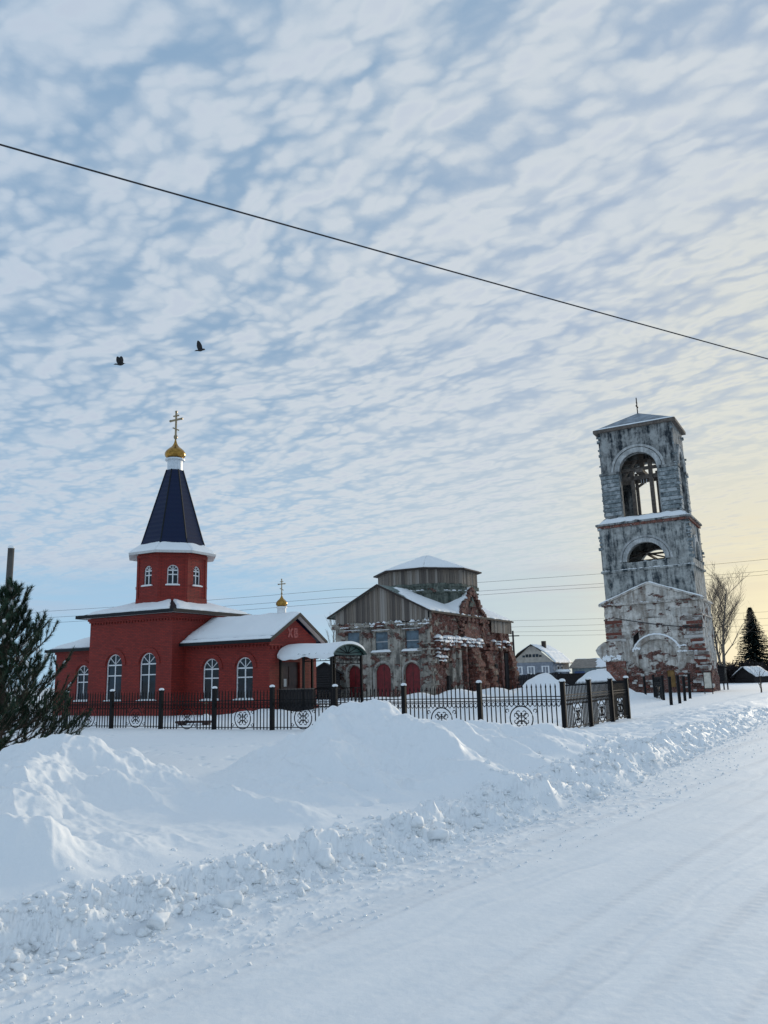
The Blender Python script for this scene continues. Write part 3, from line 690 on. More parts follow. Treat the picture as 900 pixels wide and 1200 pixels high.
    # raised brick letters in the gable
    def strokes(segs, y, z, sc):
        mb = MB()
        for (a, b_) in segs:
            p, q_ = Vector((L + .04, y + a[0] * sc, z + a[1] * sc)), Vector((L + .04, y + b_[0] * sc, z + b_[1] * sc))
            d_ = (q_ - p); n_ = Vector((0, -d_.z, d_.y)).normalized() * 0.055; e_ = d_.normalized() * 0.03
            mb.ext([p - n_ - e_, q_ - n_ + e_, q_ + n_ + e_, p + n_ - e_], (-0.05, 0, 0))
        return mb.build('brick_letter', 'salmon_brick', t)
    strokes([((0, 0), (.75, 1)), ((0, 1), (.75, 0))], 2.66, 4.06, 0.44)
    strokes([((0, 0), (0, 1)), ((0, 1), (.5, .95)), ((.5, .95), (.55, .75)), ((.55, .75), (.05, .53)), ((.05, .53), (.6, .4)), ((.6, .4), (.6, .1)), ((.6, .1), (0, 0))], 3.22, 4.06, 0.44)
    # narthex roof
    e = 0.50; za = 5.32; ze = 3.86; xo = L + 0.42; sl = (za - ze) / (yc - y0 + e)
    mb = MB()
    for sg in (-1, 1):
        ye = yc + sg * (yc - y0 + e)
        mb.ext([(-0.02, yc, za), (-0.02, ye, ze), (-0.02, ye, ze - .06), (-0.02, yc, za - .06)], (xo + .02, 0, 0))
    rf = mb.build('narthex_roof', 'metal_tile', t)
    mb = MB()
    for sg in (-1, 1):
        ye = yc + sg * (yc - y0 + e)
        mb.ext([(xo, yc, za + .03), (xo, ye, ze + .03), (xo, ye, ze - .15), (xo, yc, za - .15)], (0.04, 0, 0))
        mb.box(-0.02, xo - .001, ye - .02 if sg < 0 else ye - .03, ye + .03 if sg < 0 else ye + .02, ze - .14, ze + .03)
    mb.build('fascia', 'fascia', rf)
    mb = MB()
    for sg in (-1, 1):
        ye = yc + sg * (yc - y0 + e - .05)
        mb.ext([(L + .082, yc, za - .075), (L + .082, ye, ze - .055), (L + .082, ye, ze - .085), (L + .082, yc, za - .105)], (0.33, 0, 0))
    mb.build('soffit', 'soffit', rf)
    sn = MB()
    for sg in (-1, 1):
        ye = yc + sg * (yc - y0 + e)
        A_ = lambda x, f: (x, yc + (ye - yc) * f, za + (ze - za) * f + .005)
        snow_sheet(sn, (A_(0.0, 0.985), A_(xo + .0, 0.985), A_(xo + .0, 0.90), A_(0.0, 0.90)), 40, 6, 0.10, 51 + sg, 0.03)
        snow_sheet(sn, (A_(0.0, 0.855), A_(xo + .0, 0.855), A_(xo + .0, 0.0), A_(0.0, 0.0)), 44, 18, 0.15, 61 + sg, 0.05)
    sn.build('roof_snow', 'snow', rf, True)
    px_ = 4.95
    MB().lathe([(0.34, 4.9), (0.25, 5.2), (0.24, 5.66), (0.30, 5.67), (0.30, 5.74), (0.25, 5.76)], (px_, yc), 18).build('dome_neck', 'white_paint', t)
    d = MB().lathe([(r * 0.32, 5.75 + z * 0.32) for r, z in ONION], (px_, yc), 24).build('onion_dome', 'gold', t, True)
    MB().lathe([(0.02, 6.42), (0.06, 6.47), (0.02, 6.55)], (px_, yc), 10).build('orb', 'old_gold', d, True)
    mb = MB(); cross(mb, (px_, yc, 6.50), 0.76); mb.build('cross', 'old_gold', t)
    # altar apse on the far end
    ax0, ax1, ay0, ay1 = -9.75, -s, 0.5, s - 0.5
    mb = MB(); mb.wall(rect(ax0, ax1, -0.4, 3.85), [arch(-7.4, 0.92, 1.06, 2.93)], fS(ay0), T)
    mb.box(ax0, ax0 + T, ay0 + T, ay1, -0.4, 3.85); mb.box(ax0 + T, ax1, ay1 - T, ay1, -0.4, 3.85)
    mb.box(ax0 - .06, ax1, ay0 - .06, ay0 + .001, 3.6, 3.8)
    mb.wall(arch_ring(-7.4, 2.93 - .53, .58, .82), [], fS(ay0 - 0.05), 0.052)
    mb.build('altar_wall', 'red_brick', t)
    MB().box(ax0 + T, ax1, ay0 + T, ay1 - T, 0, 3.8).build('altar_interior', 'black_wood', t)
    window(t, -7.4, 0.92, 1.06, 2.93, fS(ay0))
    e = 0.45; mb = MB(); ym = (ay0 + ay1) / 2
    vs = [(ax0 - e, ay0 - e, 3.86), (ax1, ay0 - e, 3.86), (ax1, ay1 + e, 3.86), (ax0 - e, ay1 + e, 3.86), (ax1, ym, 5.0), (ax0 + 1.7, ym, 5.0)]
    mb.add(vs, [(0, 1, 4, 5), (1, 2, 4), (2, 3, 5, 4), (3, 0, 5), (3, 2, 1, 0)]); rf = mb.build('altar_roof', 'metal_tile', t)
    mb = MB(); mb.box(ax0 - e - .03, ax1, ay0 - e - .03, ay0 - e + .02, 3.74, 3.90); mb.box(ax0 - e - .03, ax0 - e + .02, ay0 - e + .02, ay1 + e, 3.74, 3.90); mb.build('fascia', 'fascia', rf)
    sn = MB(); v = [Vector(p) for p in vs]
    snow_sheet(sn, (v[0].lerp(v[5], .09), v[1].lerp(v[4], .09), v[4], v[5]), 30, 14, .10, 77, .05)
    snow_sheet(sn, (v[3].lerp(v[5], .08), v[0].lerp(v[5], .08), v[5], v[5].lerp(v[3], .02)), 20, 12, .10, 78, .05)
    sn.build('roof_snow', 'snow', rf, True)
    # entrance: brown double door, porch with barrel canopy and ironwork
    dr = MB(); dr.box(L - .22, L - .14, 1.95, 3.75, -.1, 2.72); dd = dr.build('door', 'door_brown', t)
    mb = MB(); 
    for y in (2.02, 2.9):
        for z in (.3, 1.5): mb.box(L - .14, L - .11, y, y + .78, z, z + 1.0)
    mb.build('door_panel', 'door_brown', dd); MB().box(L - .109, L - .10, 2.42, 2.66, 1.45, 1.85).build('paper_notice', 'paper', t)
    pz = 0.25; X1 = 9.1; ya, yb = 1.72, 4.64
    mb = MB(); mb.box(L + .08, X1 + .15, ya - .1, yb + .1, -.3, pz); mb.box(X1 + .15, X1 + .5, ya + .3, yb - .3, -.3, pz - .15); mb.build('porch_floor', 'dark_wood', t)
    mb = MB()
    for x in (L + .2, 7.4, X1):
        for y in (ya, yb): mb.box(x - .055, x + .055, y - .055, y + .055, pz, 3.0)
    for y in (ya, yb): mb.box(L + .1, X1 + .06, y - .04, y + .04, 3.0, 3.10)
    mb.box(X1 - .04, X1 + .04, ya + .04, yb - .04, 3.0, 3.09); mb.build('porch_frame', 'iron', t)
    # barrel vault: arc over the porch
    def arc(f, lift=0.0):  # f -1..1
        a = f * R(62); rad = 1.62 / math.sin(R(62)); return (3.18 + rad * math.sin(a), 3.06 + rad * (math.cos(a) - math.cos(R(62))) * 0.50 + lift)
    mb = MB(); n = 20
    prof = [arc(-1 + 2 * i / n) for i in range(n + 1)] + [arc(1 - 2 * i / n, -.05) for i in range(n + 1)]
    mb.ext([(L + .1, y, z) for y, z in prof], (X1 + .28 - L - .1, 0, 0)); cn = mb.build('porch_canopy', 'green_metal', t)
    mb = MB()   # fan in the open end
    fan = [arc(-1 + 2 * i / n, -.07) for i in range(n + 1)]
    mb.ext([(X1 + .02, y, z) for y, z in fan], (0.03, 0, 0)); mb.build('fan_panel', 'green_metal', cn)
    mb = MB(); 
    for a in range(-50, 51, 20):
        y, z = arc(a / 62, -.06); mb.tube([(X1 + .07, 3.18, 3.06), (X1 + .07, y, z)], .018, 4)
    mb.tube([(X1 + .07, *arc(-1 + 2 * i / n, -.05)) for i in range(n + 1)], .03, 5); mb.build('fan_rib', 'iron', cn)
    sn = MB(); nu, nv = 40, 24; vs = []; fs = []
    rsn = np.random.RandomState(3)
    for j in range(nv):
        f = -1.02 + 1.97 * j / (nv - 1)
        for i in range(nu):
            x = L + .1 + (X1 + .24 - L - .1) * i / (nu - 1)
            th = .10 * float(ss(-1.03, -.75, f) * (1 - ss(.75, .96, f))) * (1 + .25 * math.sin(x * 2.1 + 1)) + .02
            y, z = arc(f); droop = -.06 * (1 + math.sin(x * 3.1) + .6 * math.sin(x * 7.3)) * float(1 - ss(-1.0, -.82, f))
            vs.append((x, y - .06 * (droop < -.05), z + th + droop))
    fs = [(j * nu + i, j * nu + i + 1, (j + 1) * nu + i + 1, (j + 1) * nu + i) for j in range(nv - 1) for i in range(nu - 1)]
    k = len(vs); vs += [(vs[i][0], vs[i][1] + .05, vs[i][2] - .16) for i in range(nu)]; fs += [(i, k + i, k + i + 1, i + 1) for i in range(nu - 1)]
    k2 = len(vs); vs += [(vs[j * nu + nu - 1][0], arc(-1.02 + 1.97 * j / (nv - 1))[0], arc(-1.02 + 1.97 * j / (nv - 1))[1] - .02) for j in range(nv)]
    fs += [(j * nu + nu - 1, k2 + j, k2 + j + 1, (j + 1) * nu + nu - 1) for j in range(nv - 1)]
    sn.add(vs, fs); sn.build('canopy_snow', 'snow', cn, True)
    mb = MB(); mb.box(L + .12, 8.0, ya - .05, ya + .05, pz, 1.30); mb.build('porch_parapet', 'black_wood', t)
    mb = MB(); mb.box(L + .10, 8.04, ya - .07, ya + .07, 1.30, 1.35); mb.build('handrail', 'timber', t)
    def scrollpanel(p0, p1, z0, z1):
        mb = MB(); p0 = Vector((*p0, 0)); p1 = Vector((*p1, 0)); d_ = p1 - p0; Ld = d_.length
        at = lambda u, z: p0 + d_ * (u / Ld) + Vector((0, 0, z))
        for z in (z0, z1): mb.tube([at(0, z), at(Ld, z)], .022, 4)
        k = max(1, int(Ld / .32))
        for i in range(k):
            u0 = Ld * (i + .5) / k; h = (z1 - z0)
            for sg in (-1, 1):
                mb.tube([at(u0 + sg * .14 * math.sin(a) * (1 - a / 9), z0 + h * .5 + sg * (h * .45) * (a / 6.3) * math.cos(a * .25)) for a in np.linspace(0, 6.3, 14)], .014, 4)
            mb.tube([at(u0 - .16, z0), at(u0 - .16, z1)], .014, 4)
        return mb
    scrollpanel((8.05, ya), (X1, ya), .45, 1.30).build('porch_railing', 'iron', t)
    scrollpanel((L + .3, yb), (X1, yb), .45, 1.30).build('porch_railing', 'iron', t)
    scrollpanel((X1, ya + .05), (X1, yb - .05), 2.55, 2.98).build('porch_frieze', 'iron', t)
    scrollpanel((X1, ya), (X1, ya + .75), .45, 1.30).build('porch_railing', 'iron', t)
    scrollpanel((X1, yb - .75), (X1, yb), .45, 1.30).build('porch_railing', 'iron', t)
    scrollpanel((7.4, ya), (X1, ya), 2.70, 2.98).build('porch_frieze', 'iron', t)
    return t
brick_church()

# ================================================================== the ruined church
def snow_ledge(mb, fn, u0, u1, v, dep, seed, n=40, h=.12, gap=0.25):
    """patchy snow lying along a ledge"""
    rs = random.Random(seed); u = u0
    while u < u1:
        l = rs.uniform(.25, 1.1)
        if rs.random() > gap:
            a = min(u1, u + l); d0 = rs.uniform(0, .1); hh = h * rs.uniform(.5, 1.3)
            k = 10; vs = []; fs = []
            for i in range(k + 1):
                x = u + (a - u) * i / k; t_ = math.sin(math.pi * i / k) ** .5 * rs.uniform(.35, 1.15); dr_ = rs.uniform(-.5, .1) * hh
                vs += [fn(x, v - .01 + dr_, -dep + d0), fn(x, v + hh * t_ * .7, -dep + d0 + .02), fn(x, v + hh * t_ * (1 + .2 * rs.random()), -dep * .4), fn(x, v + hh * t_ * .5, .02), fn(x, v - .01, .02)]
            for i in range(k): fs += [(i * 5 + j, i * 5 + j + 1, i * 5 + 5 + j + 1, i * 5 + 5 + j) for j in range(4)]
            mb.add(vs, fs)
        u += l * rs.uniform(.8, 1.1)
def chunks(mb, fn, u0, u1, v0, v1, n, seed, dep=(.05, .35), size=(.15, .45), fall=0):
    rs = random.Random(seed)
    for i in range(n):
        u, v = rs.uniform(u0, u1), rs.uniform(v0, v1); a, b_ = rs.uniform(*size), rs.uniform(.08, .22); d = rs.uniform(*dep)
        sk = rs.uniform(-.04, .04)
        mb.wall([(u - a, v - b_ + sk), (u + a, v - b_ - sk), (u + a * rs.uniform(.7, 1), v + b_), (u - a * rs.uniform(.6, 1), v + b_ * rs.uniform(.7, 1.1))], [], lambda p, q_, w_: fn(p, q_, w_ - d), d + .05)
def ruined_church():
    t = thing('ruined_church', 'derelict brick church with weathered plank gable, red doors and octagonal snowy roof', 'church', (3.93, 76.0, 0), SITE)
    W_, L_, T = 10.1, 20.0, .5; H = 7.7
    fS = lambda y0: (lambda u, v, d: (u, y0 + d, v))
    fE = lambda x0: (lambda u, v, d: (x0 - d, u, v))
    doors = [(-8.1, 1.35, 0.1, 3.02), (-4.98, 1.6, 0.1, 3.12), (-1.95, 1.55, 0.1, 3.10)]
    wins = [(-8.2, 1.35, 4.35, 6.15), (-5.1, 1.35, 4.35, 6.05), (-1.85, 1.35, 4.35, 6.05)]
    mb = MB(); mb.wall(rect(-W_, 0, -.4, H), [arch(*d) for d in [(x, z0, wd, zt) for x, wd, z0, zt in doors]] + [rect(x - wd / 2, x + wd / 2, z0, z1) for x, wd, z0, z1 in wins], fS(0), T)
    mb.build('front_wall', 'ruin_plaster', t)
    mb = MB(); mb.box(-W_, -W_ + T, T, L_, -.4, H); mb.box(-W_ + T, -T, L_ - T, L_, -.4, H); mb.build('rear_wall', 'ruin_brick', t)
    MB().box(-W_ + T + .02, -T - .06, T + .02, L_ - T - .02, -.2, H - .1).build('interior', 'black_wood', t)
    for x, w2, h2 in ((-9.6, .52, 6.5), (-6.72, .55, 6.5), (-3.58, .55, 6.5), (-.5, .52, 6.5)):
        MB().wall(rect(x - w2, x + w2, -.4, h2), [], fS(-.14), .142).build('pilaster', 'ruin_plaster', t)
    mb = MB()
    for z0, z1, k in ((6.5, 6.66, .22), (6.66, 6.80, .34)): mb.box(-W_ - k, .1, -k, .002, z0, z1)
    mb.box(-W_ - .1, .05, -.16, .002, 3.72, 3.86); chunks(mb, fS(-.1), -W_ - .2, .1, 6.5, 6.9, 46, 5, (.1, .35))
    cn = mb.build('cornice', 'ruin_plaster', t)
    sn = MB(); snow_ledge(sn, fS(-.02), -W_ - .2, .1, 6.82, .36, 3, h=.32, gap=.08); snow_ledge(sn, fS(-.1), -W_ - .1, .1, 6.62, .40, 4, h=.16, gap=.35); snow_ledge(sn, fS(.0), -W_, 0, 7.05, .2, 44, h=.20, gap=.45)
    sn.build('cornice_snow', 'snow', cn, True)
    for x, wd, z0, zt in doors:
        r = wd / 2; zs = zt - r
        d = MB().wall(arch(x, z0, wd - .02, zt - .01), [], fS(.16), .06); d = d.build('door', 'door_red', t)
        MB().wall(rect(x - .02, x + .02, z0, zt - .1), [], fS(.14), .02).build('door_strip', 'door_brown', d)
        ring = [(x + r + .28, 0.0), (x + r + .28, zs)] + [(x + (r + .28) * math.cos(math.pi * i / 14), zs + (r + .28) * math.sin(math.pi * i / 14)) for i in range(15)] + [(x - r - .28, 0.0), (x - r - .10, 0.0)]
        ring += [(x + (r + .10) * math.cos(math.pi * i / 14), zs + (r + .10) * math.sin(math.pi * i / 14)) for i in range(14, -1, -1)] + [(x + r + .10, 0.0)]
        MB().wall(ring, [], fS(-.09), .092).build('door_surround', 'dirty_trim', t)
    # black gap above the middle door
    for x, wd, z0, z1 in wins:
        w_ = MB().wall(rect(x - wd / 2, x + wd / 2, z0, z1), [], fS(.16), .04).build('window_board', 'board_blue', t)
        MB().wall(rect(x - wd / 2, x + wd / 2, z0 + .78, z0 + .84), [], fS(.14), .02).build('batten', 'soffit', w_)
        MB().wall(rect(x - wd / 2 - .18, x + wd / 2 + .18, z1 + .05, z1 + .2), [], fS(-.16), .162).build('lintel', 'ruin_plaster', t)
        MB().wall(rect(x - wd / 2 - .35, x + wd / 2 + .35, z0 - .30, z0 - .14), [], fS(-.2), .202).build('window_ledge', 'ruin_plaster', t)
        sn = MB(); f = fS(0); snow_sheet(sn, (f(x - wd / 2 - .3, z1 + .2, -.17), f(x + wd / 2 + .3, z1 + .2, -.17), f(x + wd / 2 + .3, z1 + .2, .0), f(x - wd / 2 - .3, z1 + .2, .0)), 14, 4, .12, int(-x * 7), .0)
        snow_sheet(sn, (f(x - wd / 2 - .4, z0 - .14, -.24), f(x + wd / 2 + .4, z0 - .14, -.24), f(x + wd / 2 + .4, z0 - .14, .14), f(x - wd / 2 - .4, z0 - .14, .14)), 16, 5, .20, int(-x * 9), .0)
        sn.build('ledge_snow', 'snow', w_, True)
    # right flank: eroded brick, courses stepped, a blind pediment, stubs of lost vaults
    mb = MB(); rough_grid(mb, fE(0), 0.0, L_, -.4, H, .16, .16, 21, courses=.24, scale=1.1)
    mb.box(-T, -.25, .0, L_, -.4, H); mb.build('flank_wall', 'ruin_brick', t)
    mb = MB(); mb.wall(rect(-.35, .55, -.4, 3.6), [], fE(.12), .2); chunks(mb, fE(.05), -.4, .7, 0, 3.5, 34, 9, (.05, .3)); mb.build('corner_pier', 'ruin_plaster', t)
    for k, z in enumerate((3.75, 4.25, 4.75)):
        MB().box(-1.2, .25, -.32, .3, z, z + .14).build('corner_course', 'ruin_plaster', t)
    # pilasters and half columns on the flank
    for y0_, w2, h2, mt, d in ((4.2, .45, 5.3, 'ruin_plaster', .35), (5.4, .40, 4.3, 'ruin_plaster', .5), (7.0, .22, 4.9, 'ruin_raw', .5), (13.6, .4, 4.6, 'ruin_raw', .4), (16.9, .35, 6.3, 'ruin_raw', .35)):
        mb = MB(); rough_grid(mb, fE(d), y0_ - w2, y0_ + w2, -.4, h2, .2, .06, int(y0_ * 10), courses=.2); mb.box(-.1, d - .06, y0_ - w2, y0_ + w2, -.4, h2 - .1); mb.build('flank_pilaster', mt, t)
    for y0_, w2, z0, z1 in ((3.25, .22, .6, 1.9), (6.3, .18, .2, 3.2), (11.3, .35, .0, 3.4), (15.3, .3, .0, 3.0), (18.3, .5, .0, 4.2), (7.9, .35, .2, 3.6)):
        MB().box(.1, .28, y0_ - w2, y0_ + w2, z0, z1).build('recess_shade_block', 'black_wood', t)  # black blocks on the wall face stand in for the shade inside openings
    # jutting stubs of vault and wall
    for i, (y0_, w2, out, ztop, sd_) in enumerate(((8.8, 1.0, 1.7, 4.8, 1), (12.4, .8, 1.4, 4.3, 2), (19.4, .7, 1.1, 4.6, 3))):
        mb = MB(); rs = random.Random(sd_)
        for k in range(26):
            z = k * .2 - .3; 
            if z > ztop: break
            f = max(.15, 1 - (z / ztop) ** 2 * .7) * rs.uniform(.75, 1.1)
            mb.box(-.1, out * f, y0_ - w2 * rs.uniform(.7, 1), y0_ + w2 * rs.uniform(.7, 1), z, z + .202)
        st = mb.build('vault_stub', 'ruin_raw', t)
    mb = MB()   # the broken ledge half way up
    chunks(mb, fE(.1), .6, 19.5, 4.55, 5.25, 130, 13, (.1, .65), (.2, .5)); chunks(mb, fE(.1), 1.5, 4.0, 2.6, 4.6, 26, 14, (.05, .3)); lg = mb.build('broken_ledge', 'ruin_raw', t)
    sn = MB()
    for v, dp, sd_, g in ((5.32, .7, 5, .15), (5.02, .75, 6, .2), (4.72, .62, 7, .3)): snow_ledge(sn, fE(.1), .4, 10.8, v, dp, sd_, h=.26, gap=g)
    for v in (4.3, 3.95, 3.6, 3.25): snow_ledge(sn, fE(.1), .7, 3.2 - (4.3 - v) * .8, v, .45, int(v * 10), h=.22, gap=.25)
    sn.build('ledge_snow', 'snow', lg, True)
    sn = MB()
    for v, dp, sd_, g in ((5.32, .7, 14, .15), (5.02, .75, 15, .2), (4.72, .62, 16, .3)): snow_ledge(sn, fE(.1), 14, 19.2, v, dp, sd_, h=.2, gap=.5)
    sn.build('ledge_snow', 'snow', lg, True)
    # pediment
    mb = MB(); ya_, yb_, ap_ = 5.9, 13.1, 10.55
    tri = [(ya_, 7.4), (yb_, 7.4), (9.5, ap_)]
    mb.wall(tri, [], fE(.12), .5); mb.build('pediment', 'pediment_mix', t)
    mb = MB(); mb.wall([(7.2, 5.5), (11.6, 5.5), (11.2, 6.6), (9.5, 8.6), (7.6, 6.6)], [], fE(.22), .3); mb.build('relieving_arch', 'ruin_raw', t)
    mb = MB(); mb.wall([(8.7, 8.7), (10.3, 8.7), (9.5, 9.7)], [], fE(.30), .3); mb.build('niche', 'drum_masonry', t)
    mb = MB(); chunks(mb, fE(.15), 6.2, 12.8, 7.2, 7.75, 40, 17, (.1, .35)); chunks(mb, fE(.15), 6.4, 7.4, 5.4, 7.4, 16, 18, (.05, .3)); chunks(mb, fE(.15), 11.4, 12.6, 5.4, 7.6, 18, 19, (.05, .3))
    for k in range(16):
        f = k / 15; chunks(mb, fE(.15), ya_ + (9.5 - ya_) * f - .2, ya_ + (9.5 - ya_) * f + .2, 7.4 + (ap_ - 7.4) * f - .15, 7.4 + (ap_ - 7.4) * f + .05, 2, 30 + k, (.1, .3)); chunks(mb, fE(.15), yb_ - (yb_ - 9.5) * f - .2, yb_ - (yb_ - 9.5) * f + .2, 7.4 + (ap_ - 7.4) * f - .15, 7.4 + (ap_ - 7.4) * f + .05, 2, 60 + k, (.1, .3))
    pc = mb.build('pediment_cornice', 'pediment_mix', t)
    sn = MB(); snow_ledge(sn, fE(.15), 6.4, 12.6, 7.75, .3, 71, h=.14, gap=.4); sn.build('ledge_snow', 'snow', pc, True)
    # plank gable, each board its own piece
    xr, zr, ze = -5.15, 10.55, 7.78; me = MB().box(-.5, .5, 0, .035, 0, 1).mesh('plank', 'grey_planks'); rs = random.Random(4)
    sl = (zr - ze) / (W_ / 2 + .6)
    x = -W_ + .05
    while x < -.1:
        wd = rs.uniform(.20, .32); xm = x + wd / 2; top = zr - abs(xm - xr) * sl - .02; bot = 6.95 + rs.uniform(-.04, .04)
        if top - bot > .1:
            p = link('plank', me, t); p.location = (xm, -.20 - rs.choice((0, .012, .025)), bot); p.scale = (wd - .015, 1, top - bot)
        x += wd
    MB().wall([(-W_, 6.82), (0, 6.82), (0, ze), (xr, zr - .15), (-W_, ze)], [], fS(-.12), .1).build('gable_backing', 'black_wood', t)
    # roof planes with snow
    mb = MB(); yo = -.55
    for sg in (-1, 1):
        xe = xr + sg * (W_ / 2 + .55)
        mb.ext([(xr, yo, zr), (xe, yo, ze - .06), (xe, yo, ze - .14), (xr, yo, zr - .1)], (0, L_ + 1.0, 0))
    rf = mb.build('roof', 'roof_green_grey', t)
    mb = MB()
    for sg in (-1, 1):
        xe = xr + sg * (W_ / 2 + .6); mb.ext([(xr, yo - .04, zr + .02), (xe, yo - .04, ze - .06), (xe, yo - .04, ze - .24), (xr, yo - .04, zr - .20)], (0, .04, 0))
        mb.box(min(xe, xe - sg * .06), max(xe, xe - sg * .06), yo + .001, L_ + .45, ze - .22, ze - .05)
    mb.build('barge_board', 'dark_wood', rf)
    sn = MB(); A_ = lambda f, y, sg: (xr + sg * (W_ / 2 + .5) * f, y, zr + (ze - zr) * f + .0)
    snow_sheet(sn, (A_(.985, .0, 1), A_(.985, 7.0, 1), A_(.28, 7.0, 1), A_(.30, 0.3, 1)), 34, 24, .14, 5, .25); snow_sheet(sn, (A_(.3, 1.6, 1), A_(.3, 6.4, 1), A_(.02, 6.4, 1), A_(.02, 2.4, 1)), 20, 12, .12, 6, .3)
    snow_sheet(sn, (A_(.985, -.5, 1), A_(.985, .8, 1), A_(.34, .8, 1), A_(.55, -.5, 1)), 10, 24, .12, 8, .08)
    snow_sheet(sn, (A_(.985, -.4, -1), A_(.985, L_, -1), A_(.1, L_, -1), A_(.1, -.4, -1)), 30, 24, .12, 7, .2)
    snow_sheet(sn, (A_(.985, 12.8, 1), A_(.985, L_ + .3, 1), A_(.4, L_ + .3, 1), A_(.4, 12.8, 1)), 24, 16, .08, 9, .3)
    sn.build('roof_snow', 'snow', rf, True)
    # cross gable behind the pediment
    mb = MB(); mb.add([(-.10, ya_ - .1, 7.45), (-.10, 9.5, ap_ + .12), (-.10, yb_ + .1, 7.45), (-4.6, ya_ - .1, 7.45), (-4.6, 9.5, ap_ + .12), (-4.6, yb_ + .1, 7.45)], [(0, 1, 4, 3), (1, 2, 5, 4), (0, 3, 5, 2), (0, 2, 1), (3, 4, 5)])
    cg = mb.build('cross_gable_roof', 'roof_green_grey', t)
    sn = MB(); snow_sheet(sn, ((-.9, ya_ - .6, 8.0), (.10, ya_ - .05, 7.55), (.10, 9.4, ap_ + .12), (-4.4, 9.4, ap_ + .1)), 24, 24, .14, 15, .15); sn.build('roof_snow', 'snow', cg, True)
    # boarded strip at the far end of the flank
    me2 = MB().box(0, .035, -.5, .5, 0, 1).mesh('plank', 'grey_planks'); y = 14.2
    while y < L_ - .1:
        wd = rs.uniform(.24, .36); p = link('plank', me2, t); p.location = (.26 + rs.choice((0, .012)), y + wd / 2, 6.3); p.scale = (1, wd - .015, 1.36); y += wd
    # octagonal drum, boarded above old masonry
    cx, cy = -5.0, 10.0; apo = 4.72
    def octp(ap_, z, ph=22.5): rr_ = ap_ / math.cos(math.pi / 8); return [(cx + rr_ * math.cos(R(ph + 45 * i)), cy + rr_ * math.sin(R(ph + 45 * i)), z) for i in range(8)]
    mb = MB(); mb.add(octp(apo, 7.0) + octp(apo, 11.0), [(i, (i + 1) % 8, 8 + (i + 1) % 8, 8 + i) for i in range(8)] + [tuple(range(8, 16))]); dm = mb.build('drum_wall', 'drum_masonry', t)
    mb = MB(); sn = MB()
    for i in range(8):
        an = R(45 * i); nx, ny = math.cos(an), math.sin(an); hw = apo * math.tan(math.pi / 8); fn = plane_fn((cx + nx * apo, cy + ny * apo, 0), (-ny, nx, 0), (-nx, -ny, 0))
        mb.wall(rect(-hw - .1, hw + .1, 10.10, 10.26), [], lambda u, v, d, f=fn: f(u, v, d - .22), .22); mb.wall(rect(-hw - .05, hw + .05, 10.72, 10.98), [], lambda u, v, d, f=fn: f(u, v, d - .12), .12)
        if i in (5, 6, 7, 0): snow_ledge(sn, fn, -hw, hw, 10.27, .24, 80 + i, h=.14, gap=.3); chunks(mb, fn, -hw, hw, 9.9, 10.9, 26, 90 + i, (.02, .22), (.15, .6))
        mb.wall(rect(-.9, .9, 10.35, 10.62), [], lambda u, v, d, f=fn: f(u, v, d - .08), .08)
    mb.build('drum_cornice', 'drum_masonry', dm); sn.build('ledge_snow', 'snow', dm, True)
    for i in (4, 5, 6, 7, 0, 1):
        an = R(45 * i); nx, ny = math.cos(an), math.sin(an); hw = (apo + .12) * math.tan(math.pi / 8); u = -hw
        while u < hw - .05:
            wd = min(rs.uniform(.22, .36), hw - u); um = u + wd / 2; d = apo + .12 + rs.choice((0, .012, .024))
            p = link('plank', me, t); p.location = (cx + nx * d - ny * um, cy + ny * d + nx * um, 10.98 + rs.uniform(-.06, .04)); p.rotation_euler = (0, 0, an + math.pi / 2); p.scale = (wd - .018, 1, 12.55 - 10.98); u += wd
    mb = MB(); mb.add(octp(apo, 10.9) + octp(apo, 12.5), [(i, (i + 1) % 8, 8 + (i + 1) % 8, 8 + i) for i in range(8)]); mb.build('drum_backing', 'black_wood', t)
    a, b_ = octp(5.32, 12.38), octp(5.32, 12.50); mb = MB(); mb.add(a + b_ + [(cx, cy, 14.5)], [tuple(range(8))] + [(i, (i + 1) % 8, 8 + (i + 1) % 8, 8 + i) for i in range(8)] + [(8 + i, 8 + (i + 1) % 8, 16) for i in range(8)])
    dr = mb.build('drum_roof', 'dark_wood', t); sn = MB(); tp = Vector((cx, cy, 14.5))
    for i in range(8):
        p, q_ = Vector(b_[i]), Vector(b_[(i + 1) % 8]); snow_sheet(sn, (p.lerp(tp, .03), q_.lerp(tp, .03), q_.lerp(tp, .99), p.lerp(tp, .99)), 16, 16, .10, 100 + i, .05)
    sn.build('roof_snow', 'snow', dr, True)
    return t
ruined_church()

